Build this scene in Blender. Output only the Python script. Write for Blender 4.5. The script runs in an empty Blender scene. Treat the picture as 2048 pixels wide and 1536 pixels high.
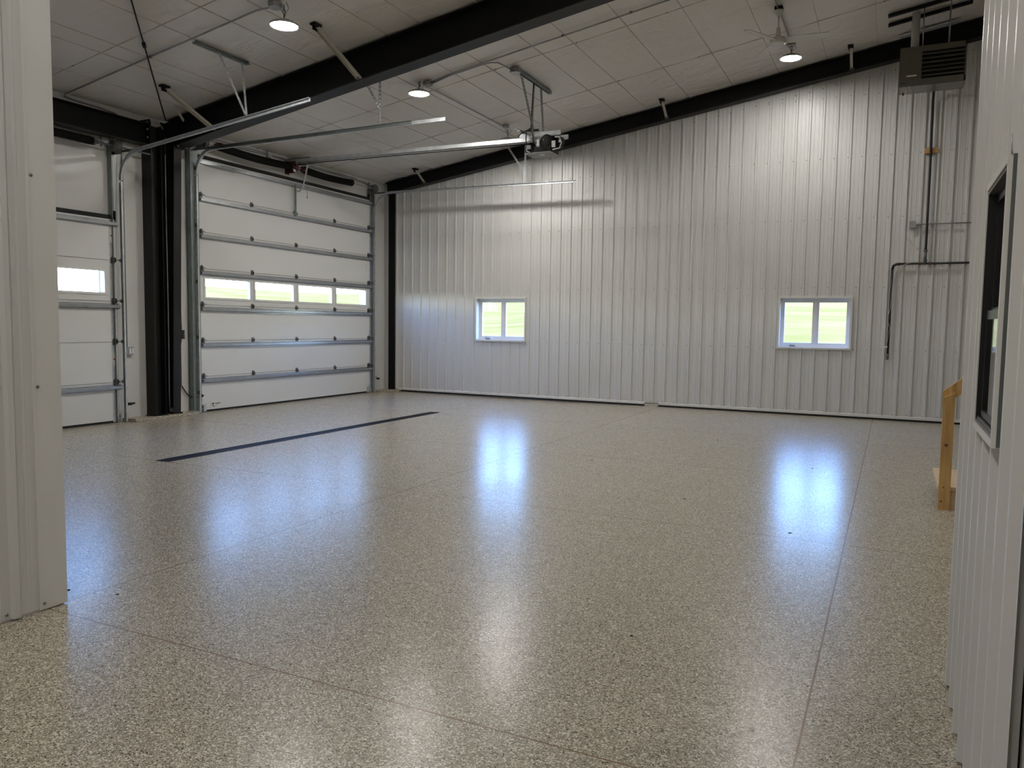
import bpy, math, random
from mathutils import Vector, Matrix

random.seed(7)
C = bpy.context.scene.collection
S = bpy.context.scene
PI = math.pi

# ------------------------------------------------------------------ camera
cam_d = bpy.data.cameras.new('camera')
cam_d.sensor_width = 36.0
cam_d.lens = 1555.0 / 2048 * 36.0
cam_d.clip_start = 0.05
cam_d.clip_end = 600
cam = bpy.data.objects.new('camera', cam_d)
C.objects.link(cam)
CR = Vector((0.89826979, 0.43921543, 0.01418424))
CU = Vector((-0.04615227, 0.06219169, 0.99699657))
CF = Vector((-0.43701413, 0.89622653, -0.07613571))
mw = Matrix(((CR.x, CU.x, -CF.x, 0), (CR.y, CU.y, -CF.y, 0), (CR.z, CU.z, -CF.z, 1.567), (0, 0, 0, 1)))
cam.matrix_world = mw
S.camera = cam

# ------------------------------------------------------------------ colour management, world, sun
S.view_settings.view_transform = 'Standard'
S.view_settings.look = 'None'
S.view_settings.gamma = 1.0
S.view_settings.use_curve_mapping = False
S.view_settings.exposure = 0.0
S.cycles.use_denoising = True
S.cycles.max_bounces = 10
S.cycles.diffuse_bounces = 5
S.cycles.glossy_bounces = 5
S.cycles.transmission_bounces = 8
S.cycles.transparent_max_bounces = 12
S.cycles.caustics_reflective = False
S.cycles.caustics_refractive = False
S.cycles.sample_clamp_indirect = 6.0
S.cycles.blur_glossy = 0.5

SKY = 24.0         # sky brightness
SUN = 8.0
LAMP = 278.0       # radiance of a high bay lens

w = bpy.data.worlds.new('sky')
S.world = w
w.use_nodes = True
nt = w.node_tree
nt.nodes.clear()
o_ = nt.nodes.new('ShaderNodeOutputWorld')
b_ = nt.nodes.new('ShaderNodeBackground')
tc = nt.nodes.new('ShaderNodeTexCoord')
sp = nt.nodes.new('ShaderNodeSeparateXYZ')
rp = nt.nodes.new('ShaderNodeValToRGB')
nt.links.new(tc.outputs['Generated'], sp.inputs[0])
nt.links.new(sp.outputs['Z'], rp.inputs[0])
rp.color_ramp.elements[0].position = 0.0
rp.color_ramp.elements[0].color = (0.95, 1.0, 1.0, 1)
rp.color_ramp.elements[1].position = 0.5
rp.color_ramp.elements[1].color = (0.17, 0.38, 1.0, 1)
e = rp.color_ramp.elements.new(0.10)
e.color = (0.28, 0.52, 1.0, 1)
e = rp.color_ramp.elements.new(0.045)
e.color = (0.9, 0.97, 1.0, 1)
nt.links.new(rp.outputs[0], b_.inputs[0])
b_.inputs[1].default_value = SKY
nt.links.new(b_.outputs[0], o_.inputs[0])

sd = bpy.data.lights.new('sun', 'SUN')
sd.energy = SUN
sd.angle = 0.01
sd.color = (1.0, 0.95, 0.86)
so = bpy.data.objects.new('sun', sd)
C.objects.link(so)
so.location = (20, -20, 30)
so.rotation_euler = Vector((-0.55, 0.45, -0.75)).to_track_quat('-Z', 'Y').to_euler()

# ------------------------------------------------------------------ materials
M = {}


def mat(name, col, rough=0.5, metal=0.0, spec=0.5, coat=0.0, bump=None, emit=None, noise=None):
    m = bpy.data.materials.new(name)
    m.use_nodes = True
    n = m.node_tree
    p = n.nodes['Principled BSDF']
    p.inputs['Base Color'].default_value = (*col, 1)
    p.inputs['Roughness'].default_value = rough
    p.inputs['Metallic'].default_value = metal
    p.inputs['Specular IOR Level'].default_value = spec
    p.inputs['Coat Weight'].default_value = coat
    if emit:
        p.inputs['Emission Color'].default_value = (*emit[0], 1)
        p.inputs['Emission Strength'].default_value = emit[1]
    t = n.nodes.new('ShaderNodeTexCoord')
    if noise:   # (scale, amount): slight procedural colour variation
        nz = n.nodes.new('ShaderNodeTexNoise')
        nz.inputs['Scale'].default_value = noise[0]
        nz.inputs['Detail'].default_value = 4
        n.links.new(t.outputs['Object'], nz.inputs['Vector'])
        r = n.nodes.new('ShaderNodeValToRGB')
        a = noise[1]
        r.color_ramp.elements[0].position = 0.3
        r.color_ramp.elements[1].position = 0.7
        r.color_ramp.elements[0].color = tuple(max(0, c * (1 - a)) for c in col) + (1,)
        r.color_ramp.elements[1].color = tuple(min(1, c * (1 + a)) for c in col) + (1,)
        n.links.new(nz.outputs['Fac'], r.inputs[0])
        n.links.new(r.outputs[0], p.inputs['Base Color'])
    if bump:    # (scale vector, strength, distance)
        mp = n.nodes.new('ShaderNodeMapping')
        mp.inputs['Scale'].default_value = bump[0]
        nz = n.nodes.new('ShaderNodeTexNoise')
        nz.inputs['Scale'].default_value = 1.0
        nz.inputs['Detail'].default_value = 3
        n.links.new(t.outputs['Object'], mp.inputs[0])
        n.links.new(mp.outputs[0], nz.inputs['Vector'])
        bp = n.nodes.new('ShaderNodeBump')
        bp.inputs['Strength'].default_value = bump[1]
        bp.inputs['Distance'].default_value = bump[2]
        n.links.new(nz.outputs['Fac'], bp.inputs['Height'])
        n.links.new(bp.outputs[0], p.inputs['Normal'])
    M[name] = m
    return m


mat('panel_white', (0.60, 0.592, 0.575), 0.36, spec=0.4, noise=(0.6, 0.03))
mat('trim_white', (0.66, 0.65, 0.62), 0.35, noise=(2, 0.02))
mat('door_white', (0.69, 0.685, 0.665), 0.38, bump=((1, 4, 240), 0.12, 0.002))
mat('frame_white', (0.74, 0.73, 0.71), 0.4, noise=(5, 0.02))
mat('vinyl_wall', (0.62, 0.61, 0.585), 0.25, bump=((1.2, 0.9, 1.3), 0.25, 0.08))
mat('liner_wall', (0.58, 0.57, 0.55), 0.6, noise=(1, 0.03))
mat('black_steel', (0.007, 0.007, 0.0075), 0.5, spec=0.2, noise=(3, 0.2))
mat('charcoal_steel', (0.015, 0.0145, 0.014), 0.5, spec=0.3, noise=(3, 0.2))
mat('galvanised', (0.56, 0.58, 0.59), 0.34, 0.5, noise=(14, 0.14))
mat('zinc_dark', (0.23, 0.26, 0.255), 0.42, 0.7, noise=(10, 0.12))
mat('strut_steel', (0.40, 0.42, 0.43), 0.30, 0.8, noise=(9, 0.1))
mat('hinge_steel', (0.16, 0.155, 0.15), 0.38, 0.8, noise=(30, 0.2))
mat('conduit_steel', (0.36, 0.36, 0.36), 0.38, 0.8, noise=(8, 0.1))
mat('conduit_painted', (0.50, 0.49, 0.47), 0.4, 0.1, noise=(8, 0.05))
mat('rubber_black', (0.008, 0.008, 0.008), 0.75, noise=(20, 0.3))
mat('spring_black', (0.003, 0.003, 0.003), 0.6, spec=0.12, bump=((1, 90, 1), 0.6, 0.004))
mat('cast_red', (0.09, 0.008, 0.012), 0.45, noise=(20, 0.3))
mat('drum_grey', (0.12, 0.115, 0.115), 0.55, 0.4, noise=(20, 0.2))
mat('heater_beige', (0.095, 0.09, 0.068), 0.42, noise=(4, 0.04))
mat('heater_under', (0.16, 0.155, 0.13), 0.22, 0.5, noise=(4, 0.05))
mat('dark_void', (0.004, 0.004, 0.004), 0.8, noise=(4, 0.1))
mat('fan_white', (0.62, 0.61, 0.57), 0.3, noise=(5, 0.02))
mat('plastic_white', (0.7, 0.7, 0.68), 0.4, noise=(5, 0.02))
mat('plastic_grey', (0.22, 0.22, 0.21), 0.45, noise=(5, 0.05))
mat('screw_zinc', (0.20, 0.20, 0.20), 0.4, 0.7, noise=(50, 0.1))
mat('copper', (0.14, 0.085, 0.06), 0.4, 0.7, noise=(20, 0.1))
mat('brace_beige', (0.52, 0.49, 0.41), 0.45, 0.2, noise=(8, 0.06))
mat('pipe_black', (0.008, 0.008, 0.008), 0.4, noise=(9, 0.3))
mat('seam_grey', (0.54, 0.50, 0.455), 0.6, noise=(3, 0.2))
mat('paper_white', (0.7, 0.69, 0.66), 0.6, noise=(30, 0.03))
mat('ink_black', (0.02, 0.018, 0.018), 0.6, noise=(30, 0.1))
mat('ink_grey', (0.25, 0.27, 0.27), 0.6, noise=(30, 0.1))
mat('ink_red', (0.35, 0.06, 0.05), 0.6, noise=(30, 0.1))
mat('led_green', (0.02, 0.10, 0.06), 0.4, noise=(30, 0.1))
mat('frame_black', (0.010, 0.010, 0.010), 0.35, noise=(9, 0.2))
mat('frame_bronze', (0.10, 0.10, 0.095), 0.4, 0.3, noise=(9, 0.1))
mat('door_brown', (0.055, 0.032, 0.016), 0.5, noise=(12, 0.3))
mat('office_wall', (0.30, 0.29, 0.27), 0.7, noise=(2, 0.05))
mat('lamp_metal', (0.45, 0.45, 0.45), 0.4, 0.6, noise=(9, 0.1))
mat('lens', (0.9, 0.9, 0.9), 0.4, emit=((1.0, 0.975, 0.925), LAMP))
mat('return_shade_grey', (0.10, 0.105, 0.105), 0.5, noise=(5, 0.05))  # shade on a white trim return, put into the base colour
mat('post_blue', (0.05, 0.08, 0.16), 0.5, noise=(5, 0.1))

# clear glass (thin)
m = bpy.data.materials.new('glass')
m.use_nodes = True
n = m.node_tree
n.nodes.clear()
out = n.nodes.new('ShaderNodeOutputMaterial')
mx = n.nodes.new('ShaderNodeMixShader')
lw = n.nodes.new('ShaderNodeLayerWeight')       # Schlick from the facing term, the same on both faces
pw = n.nodes.new('ShaderNodeMath')
pw.operation = 'POWER'
pw.inputs[1].default_value = 5
n.links.new(lw.outputs['Facing'], pw.inputs[0])
fr = n.nodes.new('ShaderNodeMath')
fr.operation = 'MULTIPLY_ADD'
fr.inputs[1].default_value = 0.92
fr.inputs[2].default_value = 0.05
n.links.new(pw.outputs[0], fr.inputs[0])
tr = n.nodes.new('ShaderNodeBsdfTransparent')
tr.inputs[0].default_value = (0.93, 0.95, 0.94, 1)
gl = n.nodes.new('ShaderNodeBsdfGlossy')
gl.inputs['Roughness'].default_value = 0.02
n.links.new(fr.outputs[0], mx.inputs[0])
n.links.new(tr.outputs[0], mx.inputs[1])
n.links.new(gl.outputs[0], mx.inputs[2])
n.links.new(mx.outputs[0], out.inputs[0])
M['glass'] = m

# pine boards
m = mat('pine', (0.55, 0.34, 0.13), 0.5)
n = m.node_tree
p = n.nodes['Principled BSDF']
t = n.nodes.new('ShaderNodeTexCoord')
mp = n.nodes.new('ShaderNodeMapping')
mp.inputs['Scale'].default_value = (30, 30, 2.2)
nz = n.nodes.new('ShaderNodeTexNoise')
nz.inputs['Scale'].default_value = 1
nz.inputs['Detail'].default_value = 6
r = n.nodes.new('ShaderNodeValToRGB')
r.color_ramp.elements[0].position = 0.3
r.color_ramp.elements[0].color = (0.44, 0.25, 0.08, 1)
r.color_ramp.elements[1].position = 0.65
r.color_ramp.elements[1].color = (0.66, 0.42, 0.16, 1)
n.links.new(t.outputs['Object'], mp.inputs[0])
n.links.new(mp.outputs[0], nz.inputs['Vector'])
n.links.new(nz.outputs['Fac'], r.inputs[0])
n.links.new(r.outputs[0], p.inputs['Base Color'])
mat('pine_pale', (0.62, 0.46, 0.28), 0.55, noise=(14, 0.12))
mat('pine_knot', (0.13, 0.045, 0.015), 0.5, noise=(40, 0.2))
mat('board_tan', (0.50, 0.27, 0.10), 0.6, noise=(25, 0.12))

# flake epoxy floor
m = mat('flake_floor', (0.4, 0.37, 0.31), 0.22)
n = m.node_tree
p = n.nodes['Principled BSDF']
t = n.nodes.new('ShaderNodeTexCoord')
geo = t.outputs['Object']


def node(tp, **kw):
    q = n.nodes.new(tp)
    for k, v in kw.items():
        setattr(q, k, v)
    return q


def flake_layer(scale, stops, stretch=(1, 1.25, 1)):
    mp = node('ShaderNodeMapping')
    mp.inputs['Scale'].default_value = stretch
    mp.inputs['Rotation'].default_value = (0, 0, 0.5)
    v = node('ShaderNodeTexVoronoi')
    v.inputs['Scale'].default_value = scale
    n.links.new(geo, mp.inputs[0])
    n.links.new(mp.outputs[0], v.inputs['Vector'])
    s2 = node('ShaderNodeSeparateColor')
    n.links.new(v.outputs['Color'], s2.inputs[0])
    r = node('ShaderNodeValToRGB')
    r.color_ramp.interpolation = 'CONSTANT'
    els = r.color_ramp.elements
    els[0].position, els[0].color = stops[0][0], (*stops[0][1], 1)
    els[1].position, els[1].color = stops[1][0], (*stops[1][1], 1)
    for a, c in stops[2:]:
        q = els.new(a)
        q.color = (*c, 1)
    n.links.new(s2.outputs[0], r.inputs[0])
    return r.outputs[0], s2.outputs[1], v.outputs['Distance']


tan, cream, grey, dark, mid = (0.295, 0.255, 0.195), (0.71, 0.66, 0.545), (0.15, 0.128, 0.096), (0.02, 0.018, 0.015), (0.40, 0.352, 0.27)
c1, h1, _ = flake_layer(128, [(0, tan), (0.34, mid), (0.62, cream), (0.80, grey), (0.91, dark), (0.95, cream)])
c2, h2, _ = flake_layer(225, [(0, mid), (0.4, tan), (0.68, cream), (0.86, grey), (0.93, dark)])
mxc = node('ShaderNodeMix', data_type='RGBA')
gt = node('ShaderNodeMath', operation='GREATER_THAN')
gt.inputs[1].default_value = 0.6
n.links.new(h2, gt.inputs[0])
n.links.new(gt.outputs[0], mxc.inputs[0])
n.links.new(c1, mxc.inputs[6])
n.links.new(c2, mxc.inputs[7])
# saw cut joints
sx = node('ShaderNodeSeparateXYZ')
n.links.new(geo, sx.inputs[0])


def line_mask(sock, at, half):
    a = node('ShaderNodeMath', operation='SUBTRACT')
    a.inputs[1].default_value = at
    n.links.new(sock, a.inputs[0])
    b = node('ShaderNodeMath', operation='ABSOLUTE')
    n.links.new(a.outputs[0], b.inputs[0])
    c = node('ShaderNodeMath', operation='LESS_THAN')
    c.inputs[1].default_value = half
    n.links.new(b.outputs[0], c.inputs[0])
    return c.outputs[0]


masks = [line_mask(sx.outputs[0], -4.05, .0045), line_mask(sx.outputs[0], -0.248, .0045), line_mask(sx.outputs[0], -7.33, .004),
         line_mask(sx.outputs[1], 2.59, .004), line_mask(sx.outputs[1], 6.06, .0045), line_mask(sx.outputs[1], 8.77, .005), line_mask(sx.outputs[1], 11.70, .005),
         line_mask(sx.outputs[0], 3.6, .005), line_mask(sx.outputs[1], -1.0, .005)]
acc = masks[0]
for q in masks[1:]:
    a = node('ShaderNodeMath', operation='MAXIMUM')
    n.links.new(acc, a.inputs[0])
    n.links.new(q, a.inputs[1])
    acc = a.outputs[0]
jm = node('ShaderNodeMix', data_type='RGBA')
n.links.new(acc, jm.inputs[0])
n.links.new(mxc.outputs[2], jm.inputs[6])
jm.inputs[7].default_value = (0.21, 0.135, 0.08, 1)
n.links.new(jm.outputs[2], p.inputs['Base Color'])
# scattered duller smears in the clear coat
nz = node('ShaderNodeTexNoise')
nz.inputs['Scale'].default_value = 1.3
nz.inputs['Detail'].default_value = 3
n.links.new(geo, nz.inputs['Vector'])
mr = node('ShaderNodeMapRange')
mr.inputs[1].default_value = 0.35
mr.inputs[2].default_value = 0.7
mr.inputs[3].default_value = 0.240
mr.inputs[4].default_value = 0.266
n.links.new(nz.outputs['Fac'], mr.inputs[0])
n.links.new(mr.outputs[0], p.inputs['Roughness'])
bp = node('ShaderNodeBump')
bp.inputs['Strength'].default_value = 0.3
bp.inputs['Distance'].default_value = 0.0003
n.links.new(h1, bp.inputs['Height'])
b2 = node('ShaderNodeBump')
b2.inputs['Strength'].default_value = 0.25
b2.inputs['Distance'].default_value = 0.0008
n2 = node('ShaderNodeTexNoise')
n2.inputs['Scale'].default_value = 28
n2.inputs['Detail'].default_value = 2
n.links.new(geo, n2.inputs['Vector'])
n.links.new(n2.outputs['Fac'], b2.inputs['Height'])
n.links.new(bp.outputs[0], b2.inputs['Normal'])
n.links.new(b2.outputs[0], p.inputs['Normal'])
p.inputs['Specular IOR Level'].default_value = 0.5

# white vinyl insulation facing
m = mat('ceiling_vinyl', (0.70, 0.665, 0.62), 0.28)
n = m.node_tree
p = n.nodes['Principled BSDF']
t = n.nodes.new('ShaderNodeTexCoord')
bl = None
for sc, rot, st, dist, thr in (((3.5, 20, 1), 0.35, 0.7, 0.024, (0.50, 0.66)), ((14, 2.5, 1), -0.25, 0.5, 0.018, (0.52, 0.66)), ((2.4, 3.0, 1), 0.0, 0.8, 0.09, (0.2, 0.9))):
    mp = n.nodes.new('ShaderNodeMapping')
    mp.inputs['Scale'].default_value = sc
    mp.inputs['Rotation'].default_value = (0, 0, rot)
    a = n.nodes.new('ShaderNodeTexNoise')
    a.inputs['Scale'].default_value = 1
    a.inputs['Detail'].default_value = 2
    a.inputs['Distortion'].default_value = 0.6
    n.links.new(t.outputs['Object'], mp.inputs[0])
    n.links.new(mp.outputs[0], a.inputs['Vector'])
    mk = n.nodes.new('ShaderNodeTexNoise')
    mk.inputs['Scale'].default_value = 0.55 + rot
    n.links.new(t.outputs['Object'], mk.inputs['Vector'])
    mrr = n.nodes.new('ShaderNodeMapRange')
    mrr.inputs[1].default_value = thr[0]
    mrr.inputs[2].default_value = thr[1]
    n.links.new(mk.outputs['Fac'], mrr.inputs[0])
    mu = n.nodes.new('ShaderNodeMath')
    mu.operation = 'MULTIPLY'
    n.links.new(a.outputs['Fac'], mu.inputs[0])
    n.links.new(mrr.outputs[0], mu.inputs[1])
    b = n.nodes.new('ShaderNodeBump')
    b.inputs['Strength'].default_value = st
    b.inputs['Distance'].default_value = dist
    n.links.new(mu.outputs[0], b.inputs['Height'])
    if bl:
        n.links.new(bl.outputs[0], b.inputs['Normal'])
    bl = b
n.links.new(bl.outputs[0], p.inputs['Normal'])

# grass
m = mat('grass', (0.3, 0.38, 0.1), 1.0, spec=0.0)
n = m.node_tree
p = n.nodes['Principled BSDF']
t = n.nodes.new('ShaderNodeTexCoord')
mp = n.nodes.new('ShaderNodeMapping')
mp.inputs['Scale'].default_value = (0.25, 0.9, 1)
mp.inputs['Rotation'].default_value = (0, 0, 0.5)
nz = n.nodes.new('ShaderNodeTexNoise')
nz.inputs['Scale'].default_value = 0.6
nz.inputs['Detail'].default_value = 8
r = n.nodes.new('ShaderNodeValToRGB')
r.color_ramp.elements[0].position = 0.35
r.color_ramp.elements[0].color = (0.155, 0.102, 0.026, 1)
r.color_ramp.elements[1].position = 0.6
r.color_ramp.elements[1].color = (0.20, 0.123, 0.042, 1)
n.links.new(t.outputs['Object'], mp.inputs[0])
n.links.new(mp.outputs[0], nz.inputs['Vector'])
n.links.new(nz.outputs['Fac'], r.inputs[0])
n.links.new(r.outputs[0], p.inputs['Base Color'])


# ------------------------------------------------------------------ mesh helpers
class MB:
    def __init__(self):
        self.v, self.f, self.sm = [], [], []

    def add(self, vs, fs, smooth=False):
        k = len(self.v)
        self.v += [tuple(q) for q in vs]
        self.f += [tuple(i + k for i in q) for q in fs]
        self.sm += [smooth] * len(fs)
        return self

    def box(self, x0, x1, y0, y1, z0, z1):
        x0, x1 = sorted((x0, x1)); y0, y1 = sorted((y0, y1)); z0, z1 = sorted((z0, z1))
        vs = [(x0, y0, z0), (x1, y0, z0), (x1, y1, z0), (x0, y1, z0), (x0, y0, z1), (x1, y0, z1), (x1, y1, z1), (x0, y1, z1)]
        return self.add(vs, [(3, 2, 1, 0), (4, 5, 6, 7), (0, 1, 5, 4), (1, 2, 6, 5), (2, 3, 7, 6), (3, 0, 4, 7)])

    def prism(self, pts, d):
        """closed outline of 3-D points swept by vector d"""
        d = Vector(d)
        a = [Vector(q) for q in pts]
        k = len(a)
        vs = a + [q + d for q in a]
        nrm = Vector((0, 0, 0))
        for i in range(k):
            nrm += a[i].cross(a[(i + 1) % k])
        flip = nrm.dot(d) > 0
        bot, top = tuple(range(k)), tuple(range(k, 2 * k))
        fs = []
        if flip:
            fs += [bot[::-1], top]
            fs += [(i, (i + 1) % k, (i + 1) % k + k, i + k) for i in range(k)]
        else:
            fs += [bot, top[::-1]]
            fs += [(i + k, (i + 1) % k + k, (i + 1) % k, i) for i in range(k)]
        return self.add(vs, fs)

    def beam(self, p0, p1, wd, ht, up=(0, 0, 1), off=(0, 0)):
        """box from p0 to p1, wd across, ht along 'up'"""
        p0, p1 = Vector(p0), Vector(p1)
        t = (p1 - p0).normalized()
        u = Vector(up)
        s = t.cross(u).normalized()
        u = s.cross(t).normalized()
        c = p0 + s * off[0] + u * off[1]
        q = [c - s * wd / 2 - u * ht / 2, c + s * wd / 2 - u * ht / 2, c + s * wd / 2 + u * ht / 2, c - s * wd / 2 + u * ht / 2]
        return self.prism(q, p1 - p0)

    def tube(self, path, r, k=10, caps=True, radii=None):
        path = [Vector(q) for q in path]
        m_ = len(path)
        vs, fs = [], []
        t0 = (path[1] - path[0]).normalized()
        ref = Vector((0, 0, 1)) if abs(t0.z) < 0.9 else Vector((1, 0, 0))
        s = t0.cross(ref).normalized()
        for i in range(m_):
            if i == 0: t = path[1] - path[0]
            elif i == m_ - 1: t = path[-1] - path[-2]
            else: t = (path[i + 1] - path[i]).normalized() + (path[i] - path[i - 1]).normalized()
            t.normalize()
            s = (s - t * s.dot(t)).normalized()
            u = t.cross(s)
            rr = radii[i] if radii else r
            for j in range(k):
                a = 2 * PI * j / k
                vs.append(path[i] + (s * math.cos(a) + u * math.sin(a)) * rr)
        for i in range(m_ - 1):
            for j in range(k):
                fs.append((i * k + j, i * k + (j + 1) % k, (i + 1) * k + (j + 1) % k, (i + 1) * k + j))
        self.add(vs, fs, True)
        if caps:
            b = len(self.v) - len(vs)
            self.f.append(tuple(b + j for j in range(k))[::-1]); self.sm.append(False)
            self.f.append(tuple(b + (m_ - 1) * k + j for j in range(k))); self.sm.append(False)
        return self

    def lathe(self, prof, c, axis=(0, 0, 1), k=28):
        """prof: list of (radius, height) along axis from centre c"""
        ax = Vector(axis).normalized()
        ref = Vector((1, 0, 0)) if abs(ax.x) < 0.9 else Vector((0, 1, 0))
        s = ax.cross(ref).normalized(); u = ax.cross(s); c = Vector(c)
        vs, fs = [], []
        for rr, h in prof:
            for j in range(k):
                a = 2 * PI * j / k
                vs.append(c + ax * h + (s * math.cos(a) + u * math.sin(a)) * max(rr, 1e-4))
        for i in range(len(prof) - 1):
            for j in range(k):
                fs.append((i * k + j, i * k + (j + 1) % k, (i + 1) * k + (j + 1) % k, (i + 1) * k + j))
        return self.add(vs, fs, True)

    def build(self, name, material, parent=None, origin=None):
        if parent is not None:
            org = Vector(parent.get('_org', (0, 0, 0)))
        elif origin is not None:
            org = Vector(origin)
        else:
            xs = [q[0] for q in self.v]; ys = [q[1] for q in self.v]; zs = [q[2] for q in self.v]
            org = Vector(((min(xs) + max(xs)) / 2, (min(ys) + max(ys)) / 2, min(zs)))
        me = bpy.data.meshes.new(name)
        me.from_pydata([tuple(Vector(q) - org) for q in self.v], [], self.f)
        me.polygons.foreach_set('use_smooth', self.sm)
        me.materials.append(M[material])
        me.update()
        o = bpy.data.objects.new(name, me)
        C.objects.link(o)
        o['_org'] = tuple(org)
        if parent is not None:
            o.parent = parent
        else:
            o.location = org
        return o


def tag(o, label=None, cat=None, group=None, kind=None):
    if label: o['label'] = label
    if cat: o['category'] = cat
    if group: o['group'] = group
    if kind: o['kind'] = kind
    return o


def frame4(mb, axis, d0, d1, o, i):
    """rectangular ring without overlapping pieces; o / i = outer / inner (u0, u1, z0, z1)"""
    for q in ((o[0], o[1], o[2], i[2]), (o[0], o[1], i[3], o[3]), (o[0], i[0], i[2], i[3]), (i[1], o[1], i[2], i[3])):
        if axis == 'y': mb.box(q[0], q[1], d0, d1, q[2], q[3])
        else: mb.box(d0, d1, q[0], q[1], q[2], q[3])


def thing(name, label, cat, loc, group=None, kind=None):
    o = bpy.data.objects.new(name, None)
    o.empty_display_size = 0.1
    C.objects.link(o)
    o.location = loc
    o['_org'] = tuple(loc)
    return tag(o, label, cat, group, kind)


def dup(root, d, label=None):
    """copy of a thing with its parts and sub-parts, moved by d"""
    r_ = root.copy(); C.objects.link(r_)
    r_.location = Vector(root.location) + Vector(d)
    if label: r_['label'] = label
    for ch in list(root.children):
        c_ = ch.copy(); C.objects.link(c_); c_.parent = r_
        for g_ in list(ch.children):
            q_ = g_.copy(); C.objects.link(q_); q_.parent = c_
    return r_


def roof(x):            # underside of the roof insulation
    return 6.38 + 0.16 * x


def arc(c, r, a0, a1, k, plane='xz'):
    out = []
    for i in range(k + 1):
        a = math.radians(a0 + (a1 - a0) * i / k)
        if plane == 'xz': out.append((c[0] + r * math.cos(a), c[1], c[2] + r * math.sin(a)))
        else: out.append((c[0], c[1] + r * math.cos(a), c[2] + r * math.sin(a)))
    return out


# ------------------------------------------------------------------ floor, ceiling, shell
XW, YF, XR, YB = -10.6, 14.93, 6.5, -4.0
XPR, XPL = 0.285, -4.03          # faces of the two near partitions

fl = MB()
xs = [-10.9, -7.42, -7.40, -7.22, -7.20, -4.05, 6.7]
zs = [0.0, -0.022, -0.11, -0.11, -0.022, 0.0, 0.0]
xs2 = [-10.9, -7.42, -7.22, -4.05, 6.7]
z2 = [0.0, -0.022, -0.022, 0.0, 0.0]
yd0, yd1 = 6.05, 11.88
for i in range(4):
    a, b = xs2[i], xs2[i + 1]
    for y0, y1 in ((-4.2, yd0), (yd0, yd1), (yd1, 15.3)):
        if i == 1 and y0 == yd0:   # trench
            zt = -0.12
            fl.add([(a, y0, zt), (b, y0, zt), (b, y1, zt), (a, y1, zt)], [(0, 1, 2, 3)])
            fl.add([(a, y0, zt), (a, y1, zt), (a, y1, z2[i]), (a, y0, z2[i])], [(0, 1, 2, 3)])
            fl.add([(b, y0, zt), (b, y1, zt), (b, y1, z2[i]), (b, y0, z2[i])], [(3, 2, 1, 0)])
            fl.add([(a, y0, zt), (b, y0, zt), (b, y0, z2[i]), (a, y0, z2[i])], [(3, 2, 1, 0)])
            fl.add([(a, y1, zt), (b, y1, zt), (b, y1, z2[i]), (a, y1, z2[i])], [(0, 1, 2, 3)])
            continue
        fl.add([(a, y0, z2[i]), (b, y0, z2[i + 1]), (b, y1, z2[i + 1]), (a, y1, z2[i])], [(0, 1, 2, 3)])
tag(fl.build('floor', 'flake_floor', origin=(0, 0, 0)), 'glossy speckled tan flake epoxy floor with thin saw-cut joints', 'floor', kind='structure')

# ceiling: quilted sheet between purlins and roll seams
seamx = [-10.6, -9.92, -9.2, -8.9, -8.1, -7.45, -6.95, -6.25, -5.75, -4.92, -4.41, -3.61, -2.82, -2.03, -1.24, -0.45, 0.34, 1.13, 1.92, 2.7, 3.5, 4.3, 5.1, 5.9, 6.6]
seamy = [-4.1, -2.9, -1.0, 0.95, 2.9, 4.88, 6.82, 8.98, 10.96, 12.92, 14.86, 15.2]


def spread(seams):
    out = []
    for i in range(len(seams) - 1):
        a, b = seams[i], seams[i + 1]
        L = b - a
        for f_ in (0.0, 0.012 / L, 0.04 / L, 0.12, 0.25, 0.38, 0.5, 0.62, 0.75, 0.88, 1 - 0.04 / L, 1 - 0.012 / L):
            out.append((a + L * f_, min(f_, 1 - f_) * L, L))
    out.append((seams[-1], 0, 1))
    out.sort()
    return out


gx, gy = spread(seamx), spread(seamy)


def pil(d, L, amp):
    return amp * (math.sin(min(1, d / (L / 2)) * PI / 2) ** 0.6)


cl = MB()
vs = []
for (y, dy, Ly) in gy:
    for (x, dx, Lx) in gx:
        ax_ = pil(dx, Lx, 0.004 + 0.004 * min(1, Lx / 0.8))
        ay_ = pil(dy, Ly, 0.006)
        wv = 0.0016 * math.sin(3.1 * x + 1.7 * y) + 0.001 * math.sin(7.3 * x - 5.1 * y)
        g_ = -0.006 if dx == 0 else 0
        vs.append((x, y, roof(x) + 0.034 - ax_ - ay_ + wv - g_ * 0))
nx = len(gx)
fs = [(j * nx + i, (j + 1) * nx + i, (j + 1) * nx + i + 1, j * nx + i + 1) for j in range(len(gy) - 1) for i in range(nx - 1)]
cl.add(vs, fs, True)
ceil_o = cl.build('ceiling', 'ceiling_vinyl', origin=(0, 0, 0))
tag(ceil_o, 'sloping ceiling of wrinkled white vinyl insulation sheets', 'ceiling', kind='structure')
mb = MB()     # thin darker lines along the seams and folds: slim battens of tape
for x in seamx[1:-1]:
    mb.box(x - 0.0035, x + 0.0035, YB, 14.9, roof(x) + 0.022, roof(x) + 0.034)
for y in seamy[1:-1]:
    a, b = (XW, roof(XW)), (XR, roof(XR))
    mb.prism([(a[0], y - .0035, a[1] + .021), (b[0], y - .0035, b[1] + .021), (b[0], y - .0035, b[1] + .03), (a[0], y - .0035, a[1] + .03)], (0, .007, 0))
tag(mb.build('seam_tape', 'seam_grey', ceil_o), 'thin seam lines of the ceiling sheets', kind='stuff')
mb = MB()     # plastic fasteners where sheets are stitched to purlins
for y in seamy[2:-1]:
    for i in range(12):
        x = -10.1 + i * 1.345 + 0.35
        if x < 1.2: mb.lathe([(0.013, 0), (0.013, -0.008), (0.0, -0.012)], (x, y, roof(x) + 0.03), k=8)
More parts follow.
